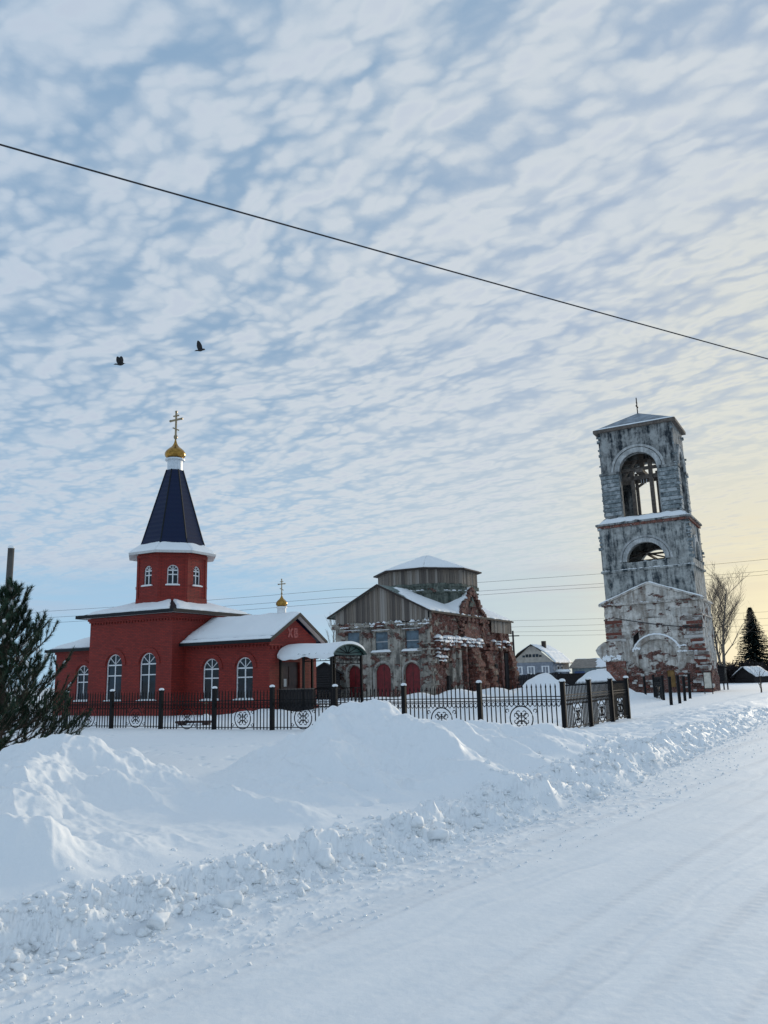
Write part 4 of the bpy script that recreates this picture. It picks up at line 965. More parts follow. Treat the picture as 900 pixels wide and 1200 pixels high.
# ================================================================== the bell tower
def bell_tower():
    cx, cy = 24.79 + -2.9 * math.cos(SITE) - 3.7 * math.sin(SITE), 68.19 + -2.9 * math.sin(SITE) + 3.7 * math.cos(SITE)
    t = thing('bell_tower', 'tall derelict brick bell tower in three tiers with peeling plaster and open arches', 'tower', (cx, cy, 0), SITE)
    def sides(half): return [plane_fn((half * nx, half * ny, 0), (-ny, nx, 0), (-nx, -ny, 0)) for nx, ny in ((0, -1), (1, 0), (0, 1), (-1, 0))]
    def tier(name, half, z0, z1, hole, T, mat, extra=None):
        mb = MB()
        for i, fn in enumerate(sides(half)):
            q_ = half if i % 2 == 0 else half - T
            mb.wall(rect(-q_, q_, z0, z1), [hole] if hole else [], fn, T)
        return mb.build(name, mat, t)
    def band(name, half, z0, z1, mat, snow=0.0, T=.5, sd_=1, gap=.2):
        mb = MB(); mb.box(-half, half, -half, half, z0, z1) if T is None else None
        if T is not None:
            for i, fn in enumerate(sides(half)):
                q_ = half if i % 2 == 0 else half - T
                mb.wall(rect(-q_, q_, z0, z1), [], fn, T)
        ob = mb.build(name, mat, t)
        if snow:
            for i, fn in enumerate(sides(half)[:2]):
                sn = MB(); snow_ledge(sn, lambda u, v, d, f=fn: f(u, v, d + .14), -half, half, z1, .14, sd_ + i, h=snow * .7, gap=min(.6, gap + .2)); sn.build('ledge_snow', 'snow', ob, True)
        return ob
    S0 = lambda half: sides(half)[0]
    # lowest tier
    hl = 3.8; mb = MB()
    mb.box(-hl + .4, hl - .4, -hl + .5, hl - .4, -.5, 10.3)
    for i, fn in enumerate(sides(hl)):
        q_ = hl if i % 2 == 0 else hl
        if i == 0: continue
        rough_grid(mb, fn, -q_, q_, -.5, 7.5, .2, .10, 140 + i, courses=.2)
    fn = S0(hl)
    hole = arch(.15, 1.9, 3.1, 4.42); slit = arch(-1.42, 3.75, .52, 5.6)
    mb.wall(rect(-hl, hl, -.5, 7.5), [hole, slit, rect(.75, 1.35, .5, 1.85)], fn, .5)
    mb.build('lower_tier', 'tower_low', t)
    MB().wall(arch(.15, 1.85, 3.08, 4.4), [], lambda u, v, d: fn(u, v, d + .38), .1).build('niche_back', 'tower_low', t)
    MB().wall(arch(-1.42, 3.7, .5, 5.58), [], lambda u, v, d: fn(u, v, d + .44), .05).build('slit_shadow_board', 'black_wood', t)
    MB().wall(rect(.74, 1.36, .4, 1.86), [], lambda u, v, d: fn(u, v, d + .25), .08).build('low_door', 'ochre', t)
    mb = MB(); mb.wall(arch_ring(.15, 2.87, 1.6, 1.95, R(8), R(172)), [], lambda u, v, d: fn(u, v, d - .2), .21); mb.wall(arch_ring(.05, 3.3, 2.2, 3.0, R(55), R(140)), [], lambda u, v, d: fn(u, v, d - .1), .11)
    hd = mb.build('arch_hood', 'tower_low', t)
    sn = MB(); vs = []; fs = []
    for i in range(25):
        a = R(22 + 140 * i / 24); k = .07 + .06 * math.sin(i * 1.7) ** 2
        for r_, d in ((1.93, -.24), (1.95 + k, -.22), (1.97 + k, -.02), (1.94, .0)): vs.append(fn(.15 + r_ * math.cos(a), 2.87 + r_ * math.sin(a), d))
    fs = [(i * 4 + j, i * 4 + j + 1, i * 4 + 5 + j, i * 4 + 4 + j) for i in range(24) for j in range(3)]
    sn.add(vs, fs); snow_ledge(sn, fn, 1.2, 3.3, 3.8, .3, 7, h=.16, gap=.3); snow_ledge(sn, fn, 1.7, 3.3, 3.35, .25, 8, h=.12, gap=.3); snow_ledge(sn, fn, -1.75, -1.1, 3.7, .3, 9, h=.2, gap=0.)
    sn.build('hood_snow', 'snow', hd, True)
    # belt courses, rusticated bands on the lower tier, eroded blocks
    band('belt_course', hl + .10, 6.18, 6.32, 'tower_low', .06, None, 60, .5)
    rs = random.Random(8)
    me = MB().box(-.5, .5, -.5, .5, -.5, .5).mesh('stone', 'loose_stone')
    for sx, ua, ub, z_, zt_ in ((-1, -3.84, -2.2, 4.35, 6.1), (1, 2.3, 3.84, 4.35, 6.1)):
        z = z_
        while z < zt_:
            h = rs.uniform(.26, .38); l = (ub - ua) * rs.uniform(.75, 1.0); xm = (ua + l / 2) if sx < 0 else (ub - l / 2)
            p = link('stone', me, t); p.location = (xm, -hl - .02, z + h / 2); p.scale = (l, .14, h - .05); z += h
    for k in range(46):   # broken quoins at the right-hand corner and the foot
        z = .05 + 4.2 * (k / 46); w1 = rs.uniform(.45, 1.1); 
        p = link('stone', me, t); p.location = (3.75 - w1 / 2 + rs.uniform(-.05, .38) + .12 * (4 - z) / 4, -hl + rs.uniform(-.15, .12), z); p.scale = (w1, rs.uniform(.4, .8), rs.uniform(.14, .26)); p.rotation_euler = (rs.uniform(-.06, .06), rs.uniform(-.06, .06), rs.uniform(-.1, .1))
    me3 = MB().box(-.5, .5, -.5, .5, -.5, .5).mesh('stone', 'loose_stone')
    for k in range(64):
        u = rs.uniform(-3.6, 3.0); z = rs.uniform(.05, 1.75)
        if .55 < u < 1.5: continue
        p = link('stone', me3 if rs.random() < .6 else me, t); p.location = (u, -hl + rs.uniform(-.12, .08), z); p.scale = (rs.uniform(.25, .6), rs.uniform(.2, .45), rs.uniform(.12, .2)); p.rotation_euler = (rs.uniform(-.05, .05), rs.uniform(-.08, .08), rs.uniform(-.12, .12))
    for k in range(5):   # wide plaster courses with open joints
        za = 4.62 + k * .555 + (.02 if k > 2 else 0); zb = za + .50
        if k == 3: zb = za - .0 + .44
        for ua, ub in (((-3.78, -1.72), (-1.12, 3.78)) if za < 5.6 else ((-3.78, 3.78),)):
            if k < 3 and ub > 3: ub = 3.2
            MB().wall([(ua, za + rs.uniform(-.01, .01)), (ub, za + rs.uniform(-.01, .01)), (ub, zb), (ua, zb)], [], lambda u, v, d: fn(u, v, d - .055), .056).build('plaster_course', 'tower_low', t)
    # bulging broken buttress on the left
    mb = MB(); prof = [(2.75, .30), (3.0, .55), (3.4, .85), (3.75, .98), (4.05, .75), (4.4, .25), (4.45, .0)]
    for (za, ea), (zb, eb) in zip(prof[:-1], prof[1:]):
        mb.add([(-hl - ea, -hl - .25, za), (-2.6, -hl - .25, za), (-2.6, -hl + .9, za), (-hl - ea, -hl + .9, za), (-hl - eb, -hl - .22, zb), (-2.6, -hl - .22, zb), (-2.6, -hl + .9, zb), (-hl - eb, -hl + .9, zb)], [(0, 1, 5, 4), (1, 2, 6, 5), (2, 3, 7, 6), (3, 0, 4, 7), (0, 3, 2, 1), (4, 5, 6, 7)])
    bt = mb.build('broken_buttress', 'tower_low', t)
    mb = MB(); rough_grid(mb, lambda u, v, d: (u, -hl - .3 + d, v), -hl - .2, -2.4, -.5, 2.76, .18, .12, 33, courses=.18); mb.box(-hl - .2, -2.4, -hl - .2, -hl + .8, -.5, 2.75); mb.build('buttress_foot', 'ruin_raw', bt)
    sn = MB(); f2 = lambda u, v, d: (u, -hl - .25 + d, v); snow_ledge(sn, f2, -hl - .5, -2.7, 2.95, .22, 5, h=.3, gap=.1); snow_ledge(sn, f2, -hl - .3, -2.7, 3.15, .12, 6, h=.2, gap=.3); sn.build('ledge_snow', 'snow', bt, True)
    # pediment on the front, with raked snowy cornices; lean-to roof stub on the right-hand corner
    mb = MB(); mb.wall([(-3.95, 7.5), (3.95, 7.5), (0, 9.05)], [], lambda u, v, d: fn(u, v, d - .1), .3); pd = mb.build('pediment', 'tower_low', t)
    mb = MB(); mb.wall([(-4.2, 7.42), (4.2, 7.42), (4.2, 7.56), (-4.2, 7.56)], [], lambda u, v, d: fn(u, v, d - .28), .3)
    for sg in (-1, 1): mb.wall([(sg * 4.25, 7.58), (0, 9.22), (0, 9.05), (sg * 3.85, 7.57)], [], lambda u, v, d: fn(u, v, d - .3), .35)
    mb.box(hl - .02, hl + .28, -hl, hl, 7.42, 7.56); mb.box(-hl - .28, -hl + .02, -hl, hl, 7.42, 7.56); mb.build('raking_cornice', 'tower_low', pd)
    sn = MB()
    for sg in (-1, 1):
        a = fn(sg * 4.2, 7.62, -.30); b_ = fn(0, 9.22, -.30); c_ = fn(0, 9.22, .12); d_ = fn(sg * 4.2, 7.62, .12); snow_sheet(sn, (a, b_, c_, d_), 30, 5, .09, 41 + sg, .0)
    snow_ledge(sn, fn, -3.6, 3.6, 7.56, .27, 9, h=.07, gap=.2); sn.build('pediment_snow', 'snow', pd, True)
    # plain band and middle tier
    hm = 3.64
    mb = MB(); 
    for i, f in enumerate(sides(hm)): mb.wall(rect(-hm if i % 2 == 0 else -hm + .5, hm if i % 2 == 0 else hm - .5, 7.5, 10.28), [], f, .5)
    mb.build('plain_band', 'tower_mid', t)
    band('cornice', hm + .16, 10.28, 10.44, 'tower_mid', .10, .6, 5, .05); band('parapet', hm + .03, 10.44, 11.0, 'tower_mid', .12, .5, 6, .35)
    r2 = 1.55; hole = [(r2 + .0, 11.0), (r2, 11.15)] + [(r2 * math.cos(math.pi * i / 16), 11.15 + r2 * math.sin(math.pi * i / 16)) for i in range(17)] + [(-r2, 11.0)]
    hole = [(-r2, 11.02), (r2, 11.02)] + [(r2 * math.cos(math.pi * i / 16), 11.12 + r2 * math.sin(math.pi * i / 16)) for i in range(17)]
    tier('middle_tier', hm - .04, 11.0, 14.2, hole, .85, 'tower_mid')
    mb = MB()
    for f in sides(hm - .04): MB().wall(arch_ring(0, 11.12, 1.55, 1.92), [], lambda u, v, d, f=f: f(u, v, d - .14), .15).wall(arch_ring(0, 11.12, 1.98, 2.16), [], lambda u, v, d, f=f: f(u, v, d - .09), .1).build('arch_moulding', 'arch_plaster', t)
    mb = MB()
    for f in sides(hm - .04):
        for sg in (-1, 1): MB().wall(rect(min(sg * 2.5, sg * 3.58), max(sg * 2.5, sg * 3.58), 11.0, 14.1), [], lambda u, v, d, f=f: f(u, v, d - .08), .085).build('pilaster', 'tower_mid', t)
    mb = MB()
    for z in (11.35, 11.9): mb.box(-2.7, 2.7, -.15, .0, z, z + .16)
    mb.box(-.1, .05, -2.7, 2.7, 11.65, 11.82); mb.tube([(-2.3, -2.4, 11.1), (1.2, 1.5, 13.0)], .08, 6); mb.tube([(2.4, -1.8, 11.0), (-1.5, 2.3, 12.6)], .07, 6); mb.build('timber_beam', 'timber', t)
    MB().box(-2.8, 2.8, -2.8, 2.8, 10.6, 10.95).build('tier_floor', 'dark_wood', t)
    band('cornice', hm + .14, 14.2, 14.42, 'ruin_raw', .0, .7, 15, .3); band('cornice', hm + .26, 14.42, 14.58, 'tower_top', .14, .7, 16, .1)
    mb = MB(); q_ = hm + .05; w_ = 3.2
    mb.add([(-q_, -q_, 14.58), (q_, -q_, 14.58), (q_, q_, 14.58), (-q_, q_, 14.58), (-w_, -w_, 15.1), (w_, -w_, 15.1), (w_, w_, 15.1), (-w_, w_, 15.1)], [(i, (i + 1) % 4, 4 + (i + 1) % 4, 4 + i) for i in range(4)])
    sk = mb.build('sloped_skirt', 'tower_top', t)
    sn = MB()
    for i, f in enumerate(sides(q_)[:2]): snow_sheet(sn, (f(-q_, 14.62, .0), f(q_, 14.62, 0), f(w_, 15.08, q_ - w_), f(-w_, 15.08, q_ - w_)), 34, 6, .06, 46 + i, .30)
    sn.build('skirt_snow', 'snow', sk, True)
    # upper tier
    hu = 3.13; r3 = 1.55
    tier('upper_tier', hu, 15.0, 22.95, arch(0, 15.12, 2 * r3, 20.7, 18), .8, 'tower_top')
    mb = MB()
    for f in sides(hu): MB().wall(arch_ring(0, 19.15, 1.56, 1.98), [], lambda u, v, d, f=f: f(u, v, d - .12), .13).wall(arch_ring(0, 19.15, 2.05, 2.26), [], lambda u, v, d, f=f: f(u, v, d - .16), .17).build('arch_moulding', 'arch_plaster', t)
    mb = MB()
    for f in sides(hu):
        for sg in (-1, 1): MB().wall(rect(min(sg * 1.62, sg * 3.2), max(sg * 1.62, sg * 3.2), 18.98, 19.2), [], lambda u, v, d, f=f: f(u, v, d - .18), .19).build('impost', 'tower_top', t)
    me = MB().box(-.5, .5, -.5, .5, -.5, .5).mesh('stone', 'course_stone')
    for i, (nx, ny) in enumerate(((0, -1), (1, 0), (-1, 0))):
        for sg in (-1, 1):
            for k in range(10):
                z = 15.3 + k * .37; p = link('stone', me, t); wdt = 1.42 + (.06 if k % 2 else 0) - rs.uniform(0, .08); u = sg * (1.66 + wdt / 2); d = hu + .02 + rs.uniform(-.02, .02)
                p.location = (nx * d - ny * u, ny * d + nx * u, z + .17); p.rotation_euler = (0, 0, math.atan2(ny, nx) + math.pi / 2); p.scale = (wdt, .16, .31)
    for k in range(84):   # crumbled arrises at the corners of the two upper tiers
        hh_, z = (hu, rs.uniform(15.2, 22.8)) if k % 2 else (hm, rs.uniform(10.9, 14.5))
        sx, sy = rs.choice(((-1, -1), (1, -1), (1, -1), (1, 1))); p = link('stone', me, t); o2 = rs.uniform(-.10, .035)
        p.location = (sx * (hh_ + o2), sy * (hh_ + rs.uniform(-.08, .03)), z); p.scale = (rs.uniform(.14, .42), rs.uniform(.14, .42), rs.uniform(.09, .24)); p.rotation_euler = (rs.uniform(-.15, .15), rs.uniform(-.15, .15), rs.uniform(-.3, .3))
    # bell timbers
    mb = MB()
    mb.box(-.95, -.65, -1.5, -1.2, 15.0, 19.3); mb.box(.62, .95, -1.6, -1.25, 15.0, 20.2); mb.box(-1.0, -.75, 1.2, 1.5, 15.0, 19.6); mb.box(.8, 1.05, 1.2, 1.5, 15.0, 19.6)
    mb.box(-2.6, 2.6, -1.62, -1.3, 19.35, 19.62); mb.box(-2.4, 2.4, -1.5, -1.2, 18.55, 18.9); mb.box(-2.4, 2.4, 1.2, 1.5, 18.7, 19.0); mb.box(-.3, .3, -2.6, 2.6, 19.0, 19.3)
    mb.tube([(-2.3, -1.4, 18.0), (-.4, -1.0, 20.4)], .13, 6); mb.tube([(.9, -1.4, 18.6), (-1.2, .8, 18.0)], .12, 6); mb.box(-2.5, 2.5, -.15, .15, 20.3, 20.6)
    mb.box(-.28, .1, -.2, .2, 19.3, 21.8); mb.build('bell_frame', 'timber', t)
    MB().box(-hu + .8, hu - .8, -hu + .8, hu - .8, 22.3, 22.5).build('ceiling', 'black_wood', t); MB().box(-2.8, 2.8, -2.8, 2.8, 14.5, 14.9).build('tier_floor', 'dark_wood', t)
    for k, u in enumerate((-.1, .1, .35)): MB().tube([(u, -1.3, 18.55), (u + .02, -1.3, 18.2 - .08 * k)], .02, 4).build('icicle', 'neck_metal', t)
    # roof
    q_ = hu + .34; mb = MB(); mb.add([(-q_, -q_, 22.95), (q_, -q_, 22.95), (q_, q_, 22.95), (-q_, q_, 22.95), (-q_, -q_, 23.20), (q_, -q_, 23.20), (q_, q_, 23.20), (-q_, q_, 23.20), (0, 0, 24.95)],
        [(3, 2, 1, 0)] + [(i, (i + 1) % 4, 4 + (i + 1) % 4, 4 + i) for i in range(4)] + [(4 + i, 4 + (i + 1) % 4, 8) for i in range(4)]); rf = mb.build('roof', 'timber', t)
    b4 = [Vector(p) for p in ((-q_, -q_, 23.21), (q_, -q_, 23.21), (q_, q_, 23.21), (-q_, q_, 23.21))]; tp = Vector((0, 0, 24.95)); sn = MB()
    for i in range(4): snow_sheet(sn, (b4[i].lerp(tp, .03), b4[(i + 1) % 4].lerp(tp, .03), b4[(i + 1) % 4].lerp(tp, .09), b4[i].lerp(tp, .09)), 26, 4, .05, 50 + i, .05)
    sn.build('roof_snow', 'snow', rf, True)
    MB().add([(-q_ + .02, -q_ + .02, 23.22), (q_ - .02, -q_ + .02, 23.22), (q_ - .02, q_ - .02, 23.22), (-q_ + .02, q_ - .02, 23.22), (0, 0, 24.97)], [(0, 1, 4), (1, 2, 4), (2, 3, 4), (3, 0, 4)]).build('roof_sheet', 'old_sheet', rf)
    mb = MB(); mb.tube([(0, 0, 24.5), (.0, 0, 26.45)], .05, 6); mb.box(-.05, .05, -.42, .42, 25.55, 25.65); mb.box(-.04, .04, -.2, .2, 25.95, 26.02); mb.build('cross', 'iron', t)
    t.scale = (1.025, .78, 1); t.rotation_euler = (0, R(-.75), SITE); t.location = (cx - .40 + .02, cy - .72, 0)
    # a slack cable across the front
    mb = MB(); mb.tube([fn(-2.9 + 6.9 * i / 10, 6.35 - 1.25 * i / 10 - .25 * math.sin(math.pi * i / 10) * .5, -.17) for i in range(11)], .035, 5); mb.build('slack_cable', 'cable', t)
    return t
bell_tower()
# ================================================================== churchyard fence
def pbox(w): return MB().box(-w, w, -w, w, 0, 1)
post_mb = MB().box(-.065, .065, -.065, .065, -.5, 1.47); post_mb.box(-.08, .08, -.08, .08, 1.47, 1.50)
POST = post_mb.mesh('post', 'iron')
cap = MB(); cap.lathe([(.095, 1.495), (.10, 1.525), (.08, 1.56), (.03, 1.58)], (0, 0), 8); CAP = cap.mesh('snow_cap', 'snow', True)
pk = MB().box(-.014, .014, -.014, .014, .06, 1.30); pk.lathe([(.011, 1.29), (.026, 1.33), (.018, 1.37), (.002, 1.44)], (0, 0), 4); PICK = pk.mesh('picket', 'iron')
pk = MB().box(-.014, .014, -.014, .014, .82, 1.30); pk.lathe([(.011, 1.29), (.026, 1.33), (.018, 1.37), (.002, 1.44)], (0, 0), 4); PICKS = pk.mesh('picket', 'iron')
PW = 2.6
mb = MB()
for z in (1.06, .975, .13): mb.box(-PW + .075, -.075, -.014, .014, z - .014, z + .014)
RAIL = mb.mesh('panel', 'iron')
NP = 16
mb = MB()
for i in range(NP + 1):
    x0 = -.075 - (PW - .15) * (i + .5) / (NP + 1)
    for sg in (-1, 1):
        pts = []
        for a in np.linspace(0, 5.2, 11):
            r_ = .045 * (1 - a / 8); pts.append((x0 + sg * (.040 - r_ * math.cos(a)), 0, .895 + r_ * math.sin(a)))
        mb.tube(pts + [(x0, 0, .79)] if False else pts, .012, 4, caps=False)
        mb.tube([(x0 + sg * .07, 0, .90), (x0 + sg * .055, 0, .84), (x0, 0, .775)], .012, 4, caps=False)
SCR = mb.mesh('scrollwork', 'iron')
mb = MB(); cx_, cz_, R_ = -PW / 2, .44, .355
mb.tube([(cx_ + R_ * math.cos(a), 0, cz_ + R_ * math.sin(a)) for a in np.linspace(0, 2 * math.pi, 33)[:-1]], .019, 5, closed=True)
for k in range(4):
    qa = math.pi / 2 * k + math.pi / 4
    for sg in (-1, 1):
        pts = []
        for a in np.linspace(0, 5.6, 16):
            rr_ = .105 * (1 - a / 9.0); c0 = (cx_ + .185 * math.cos(qa + sg * .33), cz_ + .185 * math.sin(qa + sg * .33))
            pts.append((c0[0] + rr_ * math.cos(qa + sg * (a + 2.4)), 0, c0[1] + rr_ * math.sin(qa + sg * (a + 2.4))))
        mb.tube(pts, .014, 4, caps=False)
for sx in (-1, 1):
    for sz in (-1, 1): mb.tube([(cx_ + sx * (R_ + .08 - .05 * math.cos(a)), 0, cz_ + sz * (.22 + .05 * math.sin(a))) for a in np.linspace(-.6, 4.6, 10)], .014, 4, caps=False)
mb.box(cx_ - .012, cx_ + .012, -.012, .012, cz_ - .17, cz_ + .17); mb.box(cx_ - .11, cx_ + .11, -.010, .010, cz_ + .03, cz_ + .055); mb.box(cx_ - .06, cx_ + .06, -.010, .010, cz_ - .07, cz_ - .05)
MED = mb.mesh('medallion', 'iron')
def add_panel(f, M, sx=1.0):
    p = link('panel', RAIL, f); p.matrix_local = M @ Matrix.Diagonal((sx, 1, 1, 1))
    for i in range(NP):
        x = -.075 - (PW - .15) * (i + 1) / (NP + 1)
        k = link('picket', PICKS if abs(x + PW / 2) < .40 else PICK, p); k.location = (x, 0, 0)
    link('medallion', MED, p); s_ = link('scrollwork', SCR, p); s_['kind'] = 'stuff'
def add_post(f, x, y, z=0.0, lean=0.0, snowy=True):
    p = link('post', POST, f); p.location = (x, y, z); p.rotation_euler = (lean, lean * .6, 0)
    if snowy: link('snow_cap', CAP, p)
fen = thing('iron_fence', 'black wrought iron fence with square snow-capped posts and scroll medallions along the red church yard', 'fence', (5.04, 24.46, 0.02), SITE)
rs = random.Random(12)
for k in range(11): add_post(fen, -PW * k, 0, rs.uniform(-.03, .03), rs.uniform(-.012, .012))
for k in range(10): add_panel(fen, Matrix.Translation((-PW * k, 0, rs.uniform(-.02, .02))))
yy = [0, 2.75, 5.45, 7.75]
for k in range(3):
    add_post(fen, 0.0, yy[k + 1], .02, rs.uniform(-.01, .01)); add_panel(fen, Matrix.Translation((0, yy[k], .04)) @ Matrix.Rotation(R(-90), 4, 'Z'), (yy[k + 1] - yy[k]) / PW)
# second stretch by the bell tower, half dismantled
fx, fy = 14.32, 43.04
fen2 = thing('iron_fence', 'unfinished cluster of bare black fence posts with one mesh panel before the bell tower', 'fence', (fx, fy, .02), 0)
P2 = [(0, 0), (3.48, 15.6), (3.36, 13.2), (2.18, 7.83), (1.11, 1.95), (2.65, 5.54), (4.45, 9.75)]
for x, y in P2: add_post(fen2, x, y, rs.uniform(-.05, .08), rs.uniform(-.03, .03), False)
dv = Vector((3.36 - 2.18, 13.2 - 7.83, 0)); 
add_panel(fen2, Matrix.Translation((3.36, 13.2, 0)) @ Matrix.Rotation(math.atan2(dv.y, dv.x), 4, 'Z'), dv.length / PW)

# ================================================================== small things in the yard
t = thing('grave_marker', 'small metal cross topping a cone of drifted snow behind the iron fence', 'cross', (-7.67, 35.6, 0))
mb = MB(); mb.box(-.014, .014, -.014, .014, .2, 1.02); mb.box(-.085, .085, -.012, .012, .88, .91); mb.box(-.045, .045, -.012, .012, .955, .98); mb.build('cross', 'old_gold', t)
MB().lathe([(.12, -.2), (.10, .35), (.05, .42)], (0, 0), 8).build('pedestal', 'soffit', t)
t = thing('garden_bench', 'low dark red board bench half buried in snow by the iron fence', 'bench', (-7.9, 34.4, 0), R(-12))
MB().box(-.75, .85, -.15, .15, .16, .24).build('seat', 'door_brown', t)
for x in (-.5, .55): MB().box(x - .14, x + .14, -.12, .12, -.2, .16).build('leg', 'door_brown', t)
t = thing('notice_board', 'pale notice board on two posts at the right foot of the bell tower', 'sign', (23.45, 62.0, 0), R(-18))
MB().box(-.24, .24, -.03, .03, .5, 1.62).build('board', 'sign_board', t); mb = MB(); mb.box(-.29, .29, -.04, .02, 1.62, 1.68); mb.box(-.29, .29, -.04, .02, .44, .5); mb.build('frame', 'dark_wood', t)
for x in (-.27, .27): MB().box(x - .03, x + .03, -.035, .035, -.4, 1.62).build('post', 'dark_wood', t)
t = thing('wooden_railing', 'low dark railing of short posts in the snow right of the bell tower', 'railing', (29.55, 75.0, gz(29.55, 75)), R(-8))
mb = MB(); mb.box(-.62, .62, -.05, .05, .58, .70); mb.build('rail', 'black_wood', t)
for x in (-.52, -.17, .2, .52): MB().box(x - .05, x + .05, -.05, .05, -.3, .58).build('post', 'black_wood', t)

# ================================================================== dwelling house and outbuildings
def win_box(parent, x, z, w2, h2, fr='white_paint', y=0.0):
    mb = MB(); mb.wall(rect(x - w2, x + w2, z - h2, z + h2), [rect(x - w2 * .66, x - w2 * .07, z - h2 * .78, z + h2 * .78), rect(x + w2 * .07, x + w2 * .66, z - h2 * .78, z + h2 * .78)], lambda u, v, d: (u, y - .06 + d, v), .09)
    w_ = mb.build('window', fr, parent); 
    for sg in (-1, 1): MB().box(x + sg * w2 * .37 - w2 * .32, x + sg * w2 * .37 + w2 * .32, y - .012, y + .02, z - h2 * .8, z + h2 * .8).build('pane', 'glass', w_)
    return w_
t = thing('house', 'grey blue village house with half-hipped snowy roof and attic window strip', 'house', (25.57, 130.0, 0), SITE)
W_, L_, he, hr = 6.6, 8.2, 3.75, 6.55; xm = -W_ / 2
mb = MB(); mb.box(-W_, 0, 0, L_, -.3, he); mb.build('wall', 'siding', t)
mb = MB()
for k in range(22): mb.box(-W_ - .01, .01, -.03, -.001, .1 + k * .165, .1 + k * .165 + .15)
q_ = mb.build('siding_board', 'siding', t); q_['kind'] = 'stuff'
gx = lambda z: (W_ / 2 + .1) * (1 - (z - he) / (hr - he))
mb = MB(); mb.wall([(xm - gx(he), he), (xm + gx(he), he), (xm + gx(5.5), 5.5), (xm + .35, 6.25), (xm - .35, 6.25), (xm - gx(5.5), 5.5)], [], lambda u, v, d: (u, -.10 + d, v), .1); mb.build('gable', 'gable_siding', t)
for i, x in enumerate((-1.35, -.83, -.30, .30, .83, 1.35)):
    MB().wall(rect(xm + x - .2, xm + x + .2, 4.55, 5.0 if 0 < i < 5 else 4.85), [], lambda u, v, d: (u, -.14 + d, v), .04).build('attic_window', 'glass', t)
for x in (-5.6, -3.6, -1.25): win_box(t, x, 2.55, .62, .62)
for y in (2.2, 4.2):
    mb = MB(); mb.box(0, .06, y - .5, y + .5, 1.95, 3.15); w_ = mb.build('window', 'white_paint', t); MB().box(.05, .08, y - .34, y + .34, 2.05, 3.05).build('pane', 'glass', w_)
mb = MB(); 
for sg in (-1, 1):
    xe = xm + sg * (W_ / 2 + .55); ze = he - .15; xk = xm + sg * 2.2; zk = hr - (hr - ze) * .50
    mb.ext([(xm, -.45, hr), (xk, -.45, zk + .18), (xe, -.45, ze), (xe, -.45, ze - .1), (xk, -.45, zk + .08), (xm, -.45, hr - .1)], (0, L_ + .9, 0))
rf = mb.build('roof', 'fascia', t); sn = MB()
for sg in (-1, 1):
    xe = xm + sg * (W_ / 2 + .53); xk = xm + sg * 2.2; zk = hr - (hr - he + .15) * .5 + .18
    snow_sheet(sn, ((xk, -.42, zk), (xk, L_ + .4, zk), (xm, L_ + .4, hr), (xm, -.42, hr)), 20, 10, .16, 5 + sg); snow_sheet(sn, ((xe, -.42, he - .15), (xe, L_ + .4, he - .15), (xk, L_ + .4, zk), (xk, -.42, zk)), 20, 10, .16, 8 + sg)
sn.build('roof_snow', 'snow', rf, True); MB().box(xm + .6, xm + 1.2, 3.0, 3.6, 5.6, 7.1).build('chimney', 'dark_wood', rf)
mb = MB(); mb.box(.02, 1.6, 1.0, 3.0, -.2, 2.2); po = mb.build('entrance_porch', 'siding', t); sn = MB(); snow_sheet(sn, ((-.0, .8, 2.25), (1.8, .8, 2.2), (1.8, 3.2, 2.2), (0, 3.2, 2.25)), 12, 10, .3, 9); sn.build('roof_snow', 'snow', po, True)
t = thing('barn', 'long low barn with wide shallow snowy roof beside the grey blue house', 'barn', (31.2, 131.0, 0), SITE)
mb = MB(); mb.box(-2.6, 7.5, 0, 7, -.3, 2.9); mb.build('wall', 'barn_wall', t); MB().box(-2.2, -.6, -.06, .0, 0, 2.2).build('gate', 'blue_paint', t)
for x in (1.0, 2.6, 4.2): MB().box(x - .5, x + .5, -.05, 0, 1.3, 2.2).build('window', 'glass', t)
mb = MB(); mb.ext([(-3.0, -.5, 2.75), (-3.0, 3.5, 4.15), (-3.0, 7.5, 2.75), (-3.0, 7.5, 2.65), (-3.0, 3.5, 4.05), (-3.0, -.5, 2.65)], (11, 0, 0)); rf = mb.build('roof', 'brown_roof', t)
sn = MB(); snow_sheet(sn, ((1.4, -.5, 2.76), (8.0, -.5, 2.76), (8.0, 3.5, 4.16), (.5, 3.5, 4.16)), 30, 14, .16, 4, .3); snow_sheet(sn, ((-3, 3.5, 4.16), (8.0, 3.5, 4.16), (8.0, 7.5, 2.76), (-3, 7.5, 2.76)), 30, 14, .16, 14, .2); sn.build('roof_snow', 'snow', rf, True)
t = thing('shed', 'low shed with a flat snow-laden roof left of the bell tower', 'shed', (24.6, 100.0, 0), SITE)
MB().box(-4.6, 3.2, 0, 3, -.3, 1.75).build('wall', 'dark_wood', t); mb = MB(); mb.box(-4.9, 3.5, -.4, 3.4, 1.75, 1.87); rf = mb.build('roof', 'black_wood', t)
sn = MB(); snow_sheet(sn, ((-.5, -.4, 1.88), (3.5, -.4, 1.88), (3.5, 3.4, 1.95), (-.5, 3.4, 1.95)), 24, 12, .3, 24, .2); sn.build('roof_snow', 'snow', rf, True)
